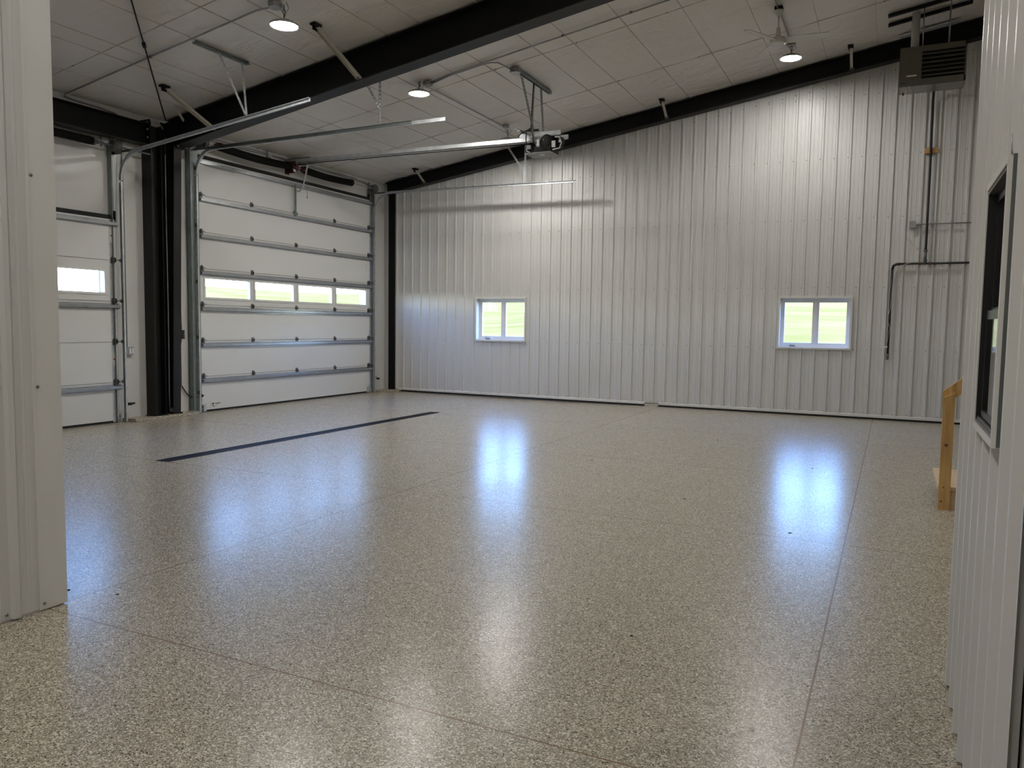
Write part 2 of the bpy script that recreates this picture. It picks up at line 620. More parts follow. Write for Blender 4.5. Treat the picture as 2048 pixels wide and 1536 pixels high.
tag(mb.build('fastener', 'hinge_steel', ceil_o), kind='stuff')

# roof deck above the sheets blocks the sky
mb = MB()
mb.prism([(-11, -4.3, roof(-11) + .12), (6.9, -4.3, roof(6.9) + .12), (6.9, -4.3, roof(6.9) + .3), (-11, -4.3, roof(-11) + .3)], (0, 19.7, 0))
tag(mb.build('ceiling', 'liner_wall', origin=(0, 0, 0)), 'roof deck above the white insulation sheets', 'ceiling', kind='structure')


def slab_wall(name, axis, c0, c1, u0, u1, z0, ztop, openings, material, label, parent=None):
    """thick wall with rectangular openings. axis 'x': wall lies along x (thickness in y c0..c1); axis 'y': along y"""
    us = sorted({u0, u1, *[q for o in openings for q in o[:2]]})
    mb = MB()

    def quadprism(a, b, za0, zb0, za1, zb1):
        if axis == 'x': pts = [(a, c0, za0), (b, c0, zb0), (b, c0, zb1), (a, c0, za1)]; d = (0, c1 - c0, 0)
        else: pts = [(c0, a, za0), (c0, b, zb0), (c0, b, zb1), (c0, a, za1)]; d = (c1 - c0, 0, 0)
        mb.prism(pts, d)
    for a, b in zip(us[:-1], us[1:]):
        hit = [o for o in openings if o[0] <= a + 1e-6 and o[1] >= b - 1e-6]
        za, zb = ztop(a), ztop(b)
        if hit:
            o = hit[0]
            if o[2] > z0 + 1e-3: quadprism(a, b, z0, z0, o[2], o[2])
            quadprism(a, b, o[3], o[3], za, zb)
        else:
            quadprism(a, b, z0, z0, za, zb)
    return tag(mb.build(name, material, parent, origin=(0, 0, 0)), label, 'wall' if parent is None else None, kind='structure' if parent is None else None)


PITCH = 0.2259


def rib_sheet(O, A, N, u0, u1, z0, ztop, phase, openings, flip=False):
    """ribbed steel sheet. O + A*u + N*depth ; A, N unit vectors"""
    O, A, N = Vector(O), Vector(A), Vector(N)
    br = {u0: None, u1: None}
    prof = [(-0.025, 0), (-0.014, 0.024), (0.014, 0.024), (0.025, 0),
            (0.062, 0), (0.068, 0.0028), (0.080, 0.0028), (0.086, 0),
            (0.136, 0), (0.142, 0.0028), (0.154, 0.0028), (0.160, 0)]
    pts = []
    k0 = int((u0 - phase) / PITCH) - 2
    k1 = int((u1 - phase) / PITCH) + 2
    for k in range(k0, k1 + 1):
        for du, d in prof: pts.append((phase + k * PITCH + du, d))
    pts.sort()

    def dep(u):
        for (a, da), (b, db) in zip(pts[:-1], pts[1:]):
            if a <= u <= b: return da + (db - da) * (u - a) / max(b - a, 1e-9)
        return 0
    us = [q[0] for q in pts if u0 < q[0] < u1] + [u0, u1] + [q for o in openings for q in o[:2]]
    us = sorted(set(us))
    mb = MB()
    for a, b in zip(us[:-1], us[1:]):
        if b - a < 1e-6: continue
        pa, pb = O + A * a + N * dep(a), O + A * b + N * dep(b)
        hit = [o for o in openings if o[0] <= a + 1e-6 and o[1] >= b - 1e-6]
        segs = [(z0, z0, ztop(a), ztop(b))]
        if hit: segs = [(z0, z0, hit[0][2], hit[0][2]), (hit[0][3], hit[0][3], ztop(a), ztop(b))]
        for s0a, s0b, s1a, s1b in segs:
            if s1a - s0a < 1e-3: continue
            q = [pa + Vector((0, 0, s0a)), pb + Vector((0, 0, s0b)), pb + Vector((0, 0, s1b)), pa + Vector((0, 0, s1a))]
            nn = (q[1] - q[0]).cross(q[3] - q[0])
            mb.add(q, [(0, 1, 2, 3) if nn.dot(N) > 0 else (3, 2, 1, 0)])
    return mb


def screw_at(mb, p, N, r=0.007):
    mb.lathe([(r * 1.5, 0.0), (r * 1.5, 0.002), (r, 0.003), (r, 0.007), (0, 0.008)], p, N, k=7)


# --- far wall (windows) : back
W1 = (-8.16, -6.99, 1.225, 2.125)
W2 = (-1.875, -0.675, 1.225, 2.125)


def ftop(x): return 4.48 + 0.156 * (x + 10.35)


wb = slab_wall('wall_back', 'x', 14.965, 15.14, -10.75, 6.7, -0.02, lambda x: roof(x) + 0.1, [W1, W2], 'liner_wall', 'tall far wall of white ribbed steel panels with two small windows')
rs = rib_sheet((0, YF + .019, 0), (1, 0, 0), (0, -1, 0), -10.24, XR, 0.07, ftop, -10.07, [W1, W2])
rs.build('wall_panel', 'panel_white', wb)
mb = MB()
for row in (0.10, 1.215, 2.30, 3.50, 4.55, 5.6):
    for k in range(0, 72):
        x = -10.07 + k * PITCH - 0.036
        if x > 1.6 or row > ftop(x) - 0.1: continue
        if any(o[0] - .05 < x < o[1] + .05 and o[2] - .05 < row < o[3] + .05 for o in (W1, W2)): continue
        screw_at(mb, (x, YF + .019, row), (0, -1, 0), 0.0055)
for k in range(0, 50):
    x = -10.07 + k * PITCH - 0.036
    screw_at(mb, (x, YF + .019, ftop(x) - .12), (0, -1, 0), 0.0065)
tag(mb.build('panel_screw', 'screw_zinc', wb), kind='stuff')
mb = MB()    # edge and base trim
mb.box(-10.275, -10.235, YF - .012, YF + .03, 0.05, ftop(-10.25))
mb.build('edge_trim', 'trim_white', wb)
mb = MB()
for a, b in ((-10.2, -4.36), (-4.07, XR)):
    mb.prism([(a, YF - .012, 0.036), (a, YF + .012, 0.036), (a, YF + .012, 0.088), (a, YF - .012, 0.076)], (b - a, 0, 0))
tag(mb.build('trim_1', 'trim_white'), 'white base trim strip along the foot of the ribbed far wall', 'trim', kind='structure')
mb = MB()
mb.box(-10.25, XR, YF + .002, YF + .035, 0.0, 0.036)
mb.build('base_gap', 'rubber_black', wb)
mb = MB()
mb.prism([(-4.35, YF - .02, 0.0), (-4.35, YF + .035, 0.0), (-4.35, YF + .035, 0.055), (-4.35, YF - .01, 0.04)], (0.27, 0, 0))
tag(mb.build('trim_2', 'flake_floor'), 'small bare concrete block at a gap in the base trim', 'trim', kind='structure')

# --- door wall : left
D2 = (9.62, 14.20, 0.0, 4.24)       # big door opening
D1 = (4.30, 7.86, 0.0, 3.03)
wl = slab_wall('wall_left', 'y', XW, XW - 0.15, 2.5, 15.14, 0.0, lambda y: roof(XW) + .1, [D1, D2], 'vinyl_wall', 'smooth white vinyl wall around the overhead doors')

# --- hidden closures of the building
slab_wall('wall_front', 'x', 2.50, 2.35, -10.75, XPL - .02, 0.0, lambda x: roof(x) + .1, [], 'liner_wall', 'wall beside the near left partition facing the bay')
slab_wall('wall_right', 'y', XR, XR + .15, YB, 15.14, 0.0, lambda y: roof(XR) + .1, [], 'liner_wall', 'end wall beyond the wooden stairs')
slab_wall('wall_rear', 'x', YB, YB - .15, -10.75, 6.7, 0.0, lambda x: roof(x) + .1, [], 'liner_wall', 'wall behind the camera')

# --- near left partition
ptl = lambda y: roof(XPL) + .02
mb = MB()
mb.box(XPL - .14, XPL - .004, YB, 2.680, 0.0, roof(XPL) - .03)
pl = tag(mb.build('wall_left', 'liner_wall', origin=(0, 0, 0)), 'near left partition end clad in white ribbed steel', 'wall', kind='structure')
rs = rib_sheet((XPL, 0, 0), (0, 1, 0), (1, 0, 0), YB, 2.555, 0.012, lambda y: roof(XPL) - .02, 2.415 - PITCH * 10, [])
rs.build('wall_panel', 'panel_white', pl)
mb = MB()   # corner trim wraps the end
mb.box(XPL - .003, XPL + .006, 2.550, 2.695, 0.008, roof(XPL) - .03)
mb.box(XPL - .16, XPL - .003, 2.681, 2.695, 0.008, roof(XPL) - .03)
mb.box(XPL - .003, XPL + .012, 2.542, 2.550, 0.008, roof(XPL) - .03)
mb.build('corner_trim', 'trim_white', pl)
mb = MB()
for z in (0.04, 1.207, 2.3, 3.4):
    screw_at(mb, (XPL + .006, 2.566, z), (1, 0, 0), .006)
    screw_at(mb, (XPL, 2.37, z), (1, 0, 0), .006)
tag(mb.build('panel_screw', 'screw_zinc', pl), kind='stuff')

# --- near right partition with window and door opening
YE = 3.90
W3 = (2.64, 3.13, 1.245, 2.045)
D3 = (1.10, 2.03, 0.0, 2.10)
pr_ = slab_wall('wall_right', 'y', 0.31, 0.45, YB, YE, 0.0, lambda y: roof(.3) - .03, [W3, D3], 'liner_wall', 'near right partition of white ribbed steel panels')
rs = rib_sheet((0.303, 0, 0), (0, 1, 0), (-1, 0, 0), YB, YE - .03, 0.012, lambda y: roof(.3) - .03, 3.84 - PITCH * 20, [W3, D3])
rs.build('wall_panel', 'panel_white', pr_)
mb = MB()
mb.box(0.298, 0.47, YE + .001, YE + .012, 0.008, roof(.3) - .03)
mb.box(0.283, 0.298, YE - .07, YE + .012, 0.008, roof(.3) - .03)
mb.build('corner_trim', 'trim_white', pr_)
mb = MB()
for z in (0.05, 1.215, 2.22, 3.4):
    for k in range(-6, 1):
        y = 3.84 + k * PITCH + 0.15
        if y > YE - .05 or (D3[0] - .02 < y < D3[1] + .02 and z < 2.2) or (W3[0] < y < W3[1] and W3[2] < z < W3[3]): continue
        screw_at(mb, (0.303, y, z), (-1, 0, 0), .0085)
tag(mb.build('panel_screw', 'galvanised', pr_), kind='stuff')
mb = MB()      # the office behind that partition
mb.box(0.45, XR, YE - .14, YE - .002, 0, roof(.5) - .1)
tag(mb.build('wall_back', 'office_wall', origin=(0, 0, 0)), 'office wall end beside the wooden stairs', 'wall', kind='structure')
mb = MB()
mb.box(0.45, XR, YB, YE - .14, 2.75, 2.85)
tag(mb.build('ceiling', 'office_wall', origin=(0, 0, 0)), 'low office ceiling behind the right partition', 'ceiling', kind='structure')
mb = MB()
mb.box(2.6, 2.7, YB, YE - .14, 0, 2.75)
tag(mb.build('wall_right', 'office_wall', origin=(0, 0, 0)), 'dim inner office wall seen through the partition window', 'wall', kind='structure')

# brown door in the partition
d3 = thing('door_3', 'dark brown wooden door jamb at the bottom right edge', 'door', (0.38, 1.56, 0), kind='structure')
mb = MB(); mb.box(0.318, 0.452, 2.005, 2.03, 0, 2.1); mb.box(0.318, 0.452, 1.10, 1.125, 0, 2.1); mb.box(0.318, 0.452, 1.125, 2.005, 2.075, 2.10)
mb.build('door_frame', 'door_brown', d3)
mb = MB(); mb.box(0.40, 0.44, 1.128, 2.002, 0.006, 2.072)
dl = mb.build('door_leaf', 'frame_black', d3)
mb = MB(); mb.lathe([(0.02, 0), (0.02, 0.02), (0.012, 0.03), (0.028, 0.05), (0.026, 0.07), (0, 0.075)], (0.40, 1.20, 0.95), (-1, 0, 0), 16)
mb.build('door_handle', 'galvanised', dl)

# ------------------------------------------------------------------ far wall windows
def wall_window(name, x0, label):
    x1, z0, z1 = x0 + 1.17, 1.225, 2.125
    if name == 'window_2': x1 = x0 + 1.20
    t_ = thing(name, label, 'window', ((x0 + x1) / 2, 15.0, z0), kind='structure')
    L = x1 - x0
    mb = MB()
    a, b, c, d = x0 - .025, x1 + .022, z0 - .022, z1 + .022
    y0, y1 = 14.900, 14.948
    frame4(mb, 'y', y0, y1, (a, b, c, d), (x0 + .010, x1 - .010, z0 + .010, z1 - .010))
    frame4(mb, 'y', y1 - .008, y1 - .001, (a - .018, b + .018, c - .018, d + .018), (a, b, c, d))
    mb.build('outer_trim', 'trim_white', t_)
    mb = MB()
    frame4(mb, 'y', 14.949, 15.14, (x0 + .0005, x1 - .0005, z0 + .0005, z1 - .0005), (x0 + .012, x1 - .012, z0 + .012, z1 - .012))
    mb.build('jamb_liner', 'frame_white', t_)
    mb = MB()
    yA, yB = 15.035, 15.115
    i0, i1, k0, k1 = x0 + .012, x1 - .012, z0 + .012, z1 - .012
    frame4(mb, 'y', yA, yB, (i0, i1, k0, k1), (i0 + .03, i1 - .03, k0 + .04, k1 - .035))
    xm = (x0 + x1) / 2 + .012
    mb.box(xm - .02, xm + .02, yA, yB, k0 + .04, k1 - .035)
    mb.build('window_frame', 'frame_white', t_)
    for s_, (a, b) in enumerate(((i0 + .03, xm - .02), (xm + .02, i1 - .03))):
        mb = MB()
        wd = .036
        c, d = k0 + .04, k1 - .035
        ya, yb = 15.045, 15.10
        frame4(mb, 'y', ya, yb, (a, b, c, d), (a + wd, b - wd, c + wd, d - wd))
        sh = mb.build('sash', 'frame_white', t_)
        mb = MB(); mb.box(a + wd, b - wd, 15.07, 15.078, c + wd, d - wd)
        mb.build('pane', 'glass', sh)
    mb = MB()
    cx = i0 + .22
    mb.box(cx - .05, cx + .05, 15.01, 15.04, k0 + .006, k0 + .028)
    mb.tube([(cx + .02, 15.01, k0 + .02), (cx + .03, 14.995, k0 + .03), (cx - .05, 14.985, k0 + .035)], .005, 8)
    mb.build('crank_handle', 'plastic_grey', t_)
    mb = MB(); mb.box(xm - .045, xm - .025, 15.03, 15.045, k0 + .09, k0 + .17); mb.build('sash_lock', 'plastic_white', t_)
    return t_


wall_window('window_1', W1[0], 'small white two-sash window in the far wall, the one nearer the doors')
wall_window('window_2', W2[0], 'small white two-sash window in the far wall beside the black gas pipe')

# ------------------------------------------------------------------ right partition window
t3 = thing('window_3', 'dark-framed sash window in the near right partition', 'window', (0.36, 2.88, 1.24), kind='structure')
y0, y1, z0, z1 = 2.60, 3.155, 1.232, 2.065
mb = MB()
xa, xb = 0.268, 0.300
tw = .022
frame4(mb, 'x', xa, xb, (y0, y1, z0, z1), (y0 + tw, y1 - tw, z0 + tw, z1 - tw))
mb.build('outer_trim', 'trim_white', t3)
mb = MB()
a, b, c, d = W3[0], W3[1], W3[2], W3[3]
a, b, c, d = y0 + tw, y1 - tw, z0 + tw, z1 - tw
mb.box(0.272, 0.46, b - .006, b, c + .012, d - .012)
mb.box(0.272, 0.46, a, a + .006, c + .012, d - .012)
mb.build('jamb_liner', 'frame_black', t3)
mb = MB()
mb.box(0.272, 0.46, a, b, c, c + .012)
mb.box(0.276, 0.282, a + .007, b - .007, c + .012, c + .02)
mb.build('window_sill', 'frame_bronze', t3)
mb = MB(); mb.box(0.272, 0.46, a, b, d - .012, d); mb.build('head_liner', 'frame_bronze', t3)
zm = 1.627
for (c_, d_, xx) in ((c + .013, zm + .01, 0.286), (zm - .01, d - .013, 0.299)):
    mb = MB()
    wd = .03
    frame4(mb, 'x', xx, xx + .011, (a + .0065, b - .0065, c_, d_), (a + .006 + wd, b - .006 - wd, c_ + wd, d_ - wd))
    sh = mb.build('sash', 'frame_black', t3)
    mb = MB(); mb.box(xx + .003, xx + .007, a + .036, b - .036, c_ + wd, d_ - wd); mb.build('pane', 'glass', sh)
mb = MB(); mb.box(0.280, 0.302, y0 - .0015, y0 - .0002, z0 + .002, z1 - .002); mb.build('trim_return', 'return_shade_grey', t3)  # shaded side of the outer trim, painted as a thin grey strip
mb = MB()
mb.tube([(0.275, y0 - .002, z1 + .0), (0.272, y0 - .004, z1 + .05)], .003, 6)
mb.build('trim_tab', 'galvanised', t3)

# ------------------------------------------------------------------ overhead doors
def overhead_door(name, ya, yb, nsec, win_row, frames, label, closer):
    t_ = thing(name, label, 'garage door', (-10.55, (ya + yb) / 2, 0), kind='structure')
    xf, xbk = -10.535, -10.585
    H = 0.6096
    for k in range(nsec):
        z0, z1 = k * H + .004 + (.03 if k == 0 else 0), (k + 1) * H - .003
        mb = MB()
        if k: mb.box(xbk + .004, xbk + .022, ya + .002, yb - .002, z0 - .009, z0)
        if k != win_row:
            mb.box(xbk, xf, ya, yb, z0, z1)
            mb.box(xf - .002, xf + .0015, ya, yb, z0, z0 + .05)
            mb.build('door_section', 'door_white', t_)
        else:
            cur = ya
            zf0, zf1 = 1.955, 2.275
            for (a, b) in frames:
                mb.box(xbk, xf, cur, a + .03, z0, z1); mb.box(xbk, xf, a + .03, b - .03, z0, zf0); mb.box(xbk, xf, a + .03, b - .03, zf1, z1)
                cur = b - .03
            mb.box(xbk, xf, cur, yb, z0, z1)
            sec = mb.build('door_section', 'door_white', t_)
            for (a, b) in frames:
                mb = MB()
                g = .034
                c, d = 1.925, 2.305
                x0_, x1_ = xf, xf + .012
                for q in ((a, b, c, c + g), (a, b, d - g, d), (a, a + g, c + g, d - g), (b - g, b, c + g, d - g)): mb.box(x0_, x1_, q[0], q[1], q[2], q[3])
                wf = mb.build('window_frame', 'frame_white', t_)
                mb = MB(); mb.box(xf - .028, xf - .020, a + .031, b - .031, zf0 + .001, zf1 - .001); mb.build('pane', 'glass', wf)
    mb = MB(); mb.box(xbk + .005, xf - .005, ya, yb, -0.001, .032); mb.build('bottom_seal', 'rubber_black', t_)
    ztop = nsec * H
    for k in range(1, nsec + 1):
        if k in closer: continue
        zc = k * H - .075 if k < nsec else k * H - .07
        mb = MB()
        o = .052
        pts = [(xf, zc - .045), (xf + .004, zc - .045), (xf + .004, zc - .030), (xf + o, zc - .020), (xf + o, zc + .020), (xf + .004, zc + .030), (xf + .004, zc + .045), (xf, zc + .045)]
        mb.prism([(q[0], ya + .005, q[1]) for q in pts], (0, yb - ya - .01 + .05, 0))
        for yy in [ya + (yb - ya) * f_ for f_ in (.17, .42, .63, .86)]: mb.box(xf + .004, xf + .009, yy - .006, yy + .006, zc + .030, zc + .044)
        mb.build('strut', 'strut_steel', t_)
    # hinges along each joint
    for k in range(1, nsec):
        zc = k * H + .004
        ys_ = frames_hinge[name]
        for yy in ys_:
            mb = MB()
            mb.box(xf + .0015, xf + .006, yy - .028, yy + .028, zc - .045, zc + .045)
            mb.tube([(xf + .014, yy - .03, zc), (xf + .014, yy + .03, zc)], .010, 8)
            mb.box(xf + .006, xf + .03, yy - .026, yy - .018, zc - .03, zc + .02)
            mb.box(xf + .006, xf + .03, yy + .018, yy + .026, zc - .03, zc + .02)
            mb.build('hinge', 'hinge_steel', t_)
        for yy, sg in ((ya + .045, -1), (yb - .045, 1)):
            mb = MB()
            mb.prism([(xf + .002, yy - .035, zc - .05), (xf + .002, yy + .035, zc - .05), (xf + .002, yy + .035, zc + .03), (xf + .002, yy, zc + .06), (xf + .002, yy - .035, zc + .03)], (.004, 0, 0))
            mb.prism([(xf + .006, yy + sg * .03, zc - .04), (xf + .05, yy + sg * .03, zc - .01), (xf + .05, yy + sg * .03, zc + .02), (xf + .006, yy + sg * .03, zc + .05)], (0, sg * .004, 0))
            mb.tube([(xf + .04, yy - sg * .04, zc + .005), (xf + .04, yy + sg * .11, zc + .005)], .006, 8)
            mb.lathe([(.008, 0), (.024, 0), (.024, .02), (.008, .02)], (xf + .04, yy + sg * .10, zc + .005), (0, sg, 0), 14)
            mb.build('end_hinge', 'hinge_steel', t_)
    for yy, sg in ((ya + .045, -1), (yb - .045, 1)):
        mb = MB()
        mb.box(xf, xf + .005, yy - .05, yy + .05, .01, .14); mb.box(xf, xf + .05, yy + sg * .045, yy + sg * .05, .01, .12)
        mb.tube([(xf + .035, yy, .06), (xf + .035, yy + sg * .11, .06)], .006, 8)
        mb.build('bottom_bracket', 'galvanised', t_)
    for yy, sg in ((yb - .06, 1), (ya + .06, -1)):   # door end stiles
        mb = MB(); mb.box(xf, xf + .002, yy - .045 + sg * .01, yy + .045 + sg * .01, .035, nsec * H - .01); mb.build('end_stile', 'galvanised' if name == 'door_1' else 'door_white', t_)
    return t_


frames_hinge = {'door_2': [10.735, 11.90, 13.065], 'door_1': [5.5, 6.70]}
dr2 = overhead_door('door_2', 9.545, 14.275, 7, 3, [(9.62, 10.705), (10.775, 11.85), (11.93, 13.0), (13.085, 14.165)], 'large white sectional overhead door with a row of four windows', [])
dr1 = overhead_door('door_1', 4.22, 7.955, 5, 3, [(4.40, 5.48), (5.56, 6.64), (6.72, 7.80)], 'white overhead door partly hidden by the near left partition', [2, 4])
for nm, ya, yb, zt, dr in (('a', 9.50, 14.30, 4.27, dr2), ('b', 4.2, 7.98, 3.05, dr1)):
    mb = MB(); mb.box(-10.598, -10.545, ya, yb, zt, zt + .06)
    mb.box(-10.598, -10.545, yb - .02, yb + .02, zt - .1, zt + .13)
    mb.build('top_seal', 'rubber_black', dr)
# top section hardware and sticker on the big door
mb = MB()
mb.box(-10.53, -10.526, 9.735, 9.975, -0.0 + .035, .155)
mb_s = mb.build('sticker', 'paper_white', dr2)
mb = MB()
xk0, xk1 = -10.526, -10.5255
mb.prism([(xk0, 9.755, .128), (xk0, 9.765, .142), (xk0, 9.80, .143), (xk0, 9.812, .135), (xk0, 9.80, .122), (xk0, 9.785, .126), (xk0, 9.778, .112), (xk0, 9.765, .112)], (.0006, 0, 0))
mb.prism([(xk0, 9.765, .113), (xk0, 9.778, .112), (xk0, 9.80, .085), (xk0, 9.815, .068), (xk0, 9.80, .066), (xk0, 9.785, .082)], (.0006, 0, 0))
mb.prism([(xk0, 9.752, .086), (xk0, 9.760, .098), (xk0, 9.770, .092), (xk0, 9.758, .080)], (.0006, 0, 0))
mb.box(xk0, xk1, 9.825, 9.945, .124, .136)
mb.build('logo', 'ink_black', mb_s)
mb = MB()
for z in (.108, .098, .088):
    y = 9.82
    for wd_ in (.018, .012, .022, .009, .02):
        if y + wd_ < 9.82 + (.118 if z > .1 else .1 if z > .09 else .05): mb.box(xk0, xk1, y, y + wd_, z, z + .005)
        y += wd_ + .006
mb.build('small_print', 'ink_grey', mb_s)
# warning labels on the left door stile
for z0 in (2.70, .86):
    mb = MB(); mb.box(-10.533, -10.530, 7.875, 7.935, z0, z0 + .20); lb = mb.build('warning_label', 'paper_white', dr1)
    mb = MB(); mb.box(-10.530, -10.5295, 7.885, 7.925, z0 + .09, z0 + .115); mb.build('label_band', 'ink_red', lb)
mb = MB(); mb.box(-10.50, -10.495, 14.24, 14.27, .20, .27); mb.build('warning_label', 'paper_white', dr2)

# operator arm on the big door
mb = MB()
mb.box(-10.50, -10.47, 11.83, 11.86, 3.60, 4.20)
mb.box(-10.53, -10.49, 11.835, 11.855, 3.66, 3.70)
mb.build('arm_bracket', 'zinc_dark', dr2)

# ------------------------------------------------------------------ door tracks
def u_track(mb, path, side, w_=.05, dpt=.03):
    """sheet channel swept along a path in the xz plane; opening faces 'side' in y"""
    pts = [Vector(q) for q in path]
    vs, fs = [], []
    n_ = len(pts)
    for i, q in enumerate(pts):
        t = (pts[min(i + 1, n_ - 1)] - pts[max(i - 1, 0)]).normalized()
        u = Vector((0, 1, 0)).cross(t).normalized()
        s = Vector((0, side, 0))
        prof = [(-w_ / 2, dpt), (-w_ / 2, 0), (w_ / 2, 0), (w_ / 2, dpt), (w_ / 2 - .004, dpt), (w_ / 2 - .004, .004), (-w_ / 2 + .004, .004), (-w_ / 2 + .004, dpt)]
        vs += [q + u * a + s * b for a, b in prof]
    for i in range(n_ - 1):
        for j in range(8):
            a, b = i * 8 + j, i * 8 + (j + 1) % 8
            fs.append((a, b, b + 8, a + 8))
    fs.append(tuple(range(8))); fs.append(tuple(range((n_ - 1) * 8, n_ * 8))[::-1])
    mb.add(vs, fs)


def perf_angle(mb, p0, p1, a=.032, up=(0, 1, 0), gap=.055):
    """slotted angle iron: a solid leg and a leg built as two rails with rungs"""
    p0, p1 = Vector(p0), Vector(p1)
    t = (p1 - p0).normalized(); L = (p1 - p0).length
    s = t.cross(Vector(up)).normalized(); u = s.cross(t).normalized()
    mb.beam(p0 + u * a / 2, p1 + u * a / 2, .003, a, up)
    for o in (.003, a - .005): mb.beam(p0 + s * o, p1 + s * o, .010, .003, up)
    k = int(L / gap)
    for i in range(k + 1):
        q = p0 + t * (i * gap)
        mb.beam(q + s * a / 2, q + s * a / 2 + t * .018, a * .9, .003, up)


def track_set(label, yv, side, zc, ztop_h, x_end, z_end, zv_top, name='door_track', r=.42, hang=None, brace=None, ext=None):
    t_ = thing(name, label, 'door track', (-10.5, yv, 0))
    xv = -10.475
    mb = MB()
    u_track(mb, [(xv, yv, 0.01), (xv, yv, zc - r - .02)], side)
    mb.build('vertical_track', 'galvanised', t_)
    slope = (z_end - zc) / (x_end - (xv + r))
    ang = math.degrees(math.atan(slope))
    pts = []
    c = (xv + r, yv, zc - r)
    for i in range(13):
        a = math.radians(180 - (90 - ang) * i / 12)
        pts.append((c[0] + r * math.cos(a), yv, c[2] + r * math.sin(a)))
    pts.append((x_end, yv, z_end))
    mb = MB(); u_track(mb, pts, side); mb.build('horizontal_track', 'galvanised', t_)
    # wall angle
    mb = MB()
    yo = yv - side * .055
    if abs(yv - 8.05) < .01: yo = 7.955
    mb.box(-10.598, -10.593, yo - .045, yo + .045, .01, zv_top)
    mb.box(-10.598, -10.50, yo + side * .043, yo + side * .047, .01, zv_top)
    mb.build('jamb_angle', 'zinc_dark', t_)
    for i in range(5):
        z = .35 + i * (zv_top - .7) / 4
        mb = MB(); mb.box(-10.5, xv + .02, yv - side * .004 - .002, yv - side * .004 + .002, z - .03, z + .03)
        mb.lathe([(.008, 0), (.008, .01), (0, .012)], (xv, yv + side * .001, z), (0, side, 0), 6)
        mb.build('track_bracket', 'hinge_steel', t_)
    # top stiffening angle of the horizontal run
    mb = MB()
    sx_ = xv + r * .9
    dz = (z_end - zc)
    xe2 = x_end - (.55 if ext else .02)
    z_at = lambda x: zc + slope * (x - (xv + r))
    mb.beam((-10.58, yv - side * .006, zc + .01), (sx_, yv - side * .006, z_at(sx_) + .01), .004, .035)
    mb.beam((sx_, yv - side * .006, z_at(sx_) + .026), (xe2, yv - side * .006, z_at(xe2) + .026), .045, .004)
    mb.beam((sx_, yv - side * .008, z_at(sx_) + .006), (xe2, yv - side * .008, z_at(xe2) + .006), .004, .04)
    mb.build('track_angle', 'zinc_dark', t_)
    if hang:
        for (a, b) in hang:
            mb = MB(); perf_angle(mb, a, b, up=(0, 1, 0)); mb.build('hanger', 'galvanised', t_)
    mb = MB()
    mb.lathe([(.008, 0), (.008, .012), (0, .014)], (x_end - .04, yv - side * .0, z_end - .0), (0, side, 0), 8)
    mb.build('stop_bolt', 'hinge_steel', t_)
    return t_


track_set('steel door track of the hidden-edge left door, rising along the black rafter', 8.05, -1, 4.055, 0, -6.87, 4.415, 4.16, r=.42,
          hang=[((-8.10, 7.70, roof(-8.1) - .03), (-8.0, 8.05, 4.34)), ((-8.10, 8.10, roof(-8.1) - .03), (-7.99, 8.06, 4.34))])
track_set('left-hand steel track of the large overhead door', 9.43, 1, 4.36, 0, -5.68, 4.385, 4.42, r=.40, ext=True,
          hang=[((-6.80, 9.44, roof(-6.8) - .01), (-6.79, 9.44, 4.42)), ((-7.15, 9.44, roof(-7.15) - .01), (-6.80, 9.45, 4.62))])
track_set('right-hand steel track of the large overhead door, in front of the ribbed wall', 14.40, -1, 4.42, 0, -5.70, 4.375, 4.50, r=.42,
          hang=[((-6.82, 14.42, roof(-6.82) - .01), (-6.82, 14.42, 4.44)), ((-7.25, 14.42, roof(-7.25) - .01), (-6.84, 14.44, 4.62))])
# ceiling support channel of the left track
mb = MB()
perf_angle(mb, (-8.10, 7.33, roof(-8.1) - .02), (-8.10, 8.24, roof(-8.1) - .02), a=.045, up=(0, 0, 1))
mb.beam((-8.13, 7.33, roof(-8.1) - .01), (-8.13, 8.24, roof(-8.1) - .01), .05, .02)
tag(mb.build('support_channel', 'zinc_dark'), 'slotted steel channel on the ceiling above the left door track', 'channel')

# big jamb channel at the left of the large door
mb = MB()
mb.box(-10.598, -10.50, 9.345, 9.352, .01, 4.48); mb.box(-10.505, -10.498, 9.345, 9.50, .01, 4.48)
jc = mb.build('jamb_channel', 'zinc_dark', origin=(-10.55, 9.42, 0))
tag(jc, 'wide galvanised jamb channel at the left edge of the large door', 'channel')
for z in (.95, 1.0, 1.05, 1.1, 1.15, 1.2, 1.25, 1.3):
    mb = MB(); mb.box(-10.4985, -10.497, 9.425, 9.437, z, z + .03); mb.build('slot', 'dark_void', jc)
for z in (1.56, 2.15, 2.77, 3.57, 3.62, 3.80):
    mb = MB(); mb.box(-10.4985, -10.497, 9.43, 9.48, z, z + .006); mb.build('slot', 'dark_void', jc)

# ------------------------------------------------------------------ torsion springs
def winding(mb, x, y, z, sg):
    mb.lathe([(0, 0), (.052, 0), (.056, .02), (.045, .05), (.03, .06), (.03, .09), (0, .09)], (x, y, z), (0, sg, 0), 14)
    for a in range(4):
        mb.box(x + .045 * math.cos(a * PI / 2) - .012, x + .045 * math.cos(a * PI / 2) + .012, y + sg * .01, y + sg * .04, z + .045 * math.sin(a * PI / 2) - .012, z + .045 * math.sin(a * PI / 2) + .012)


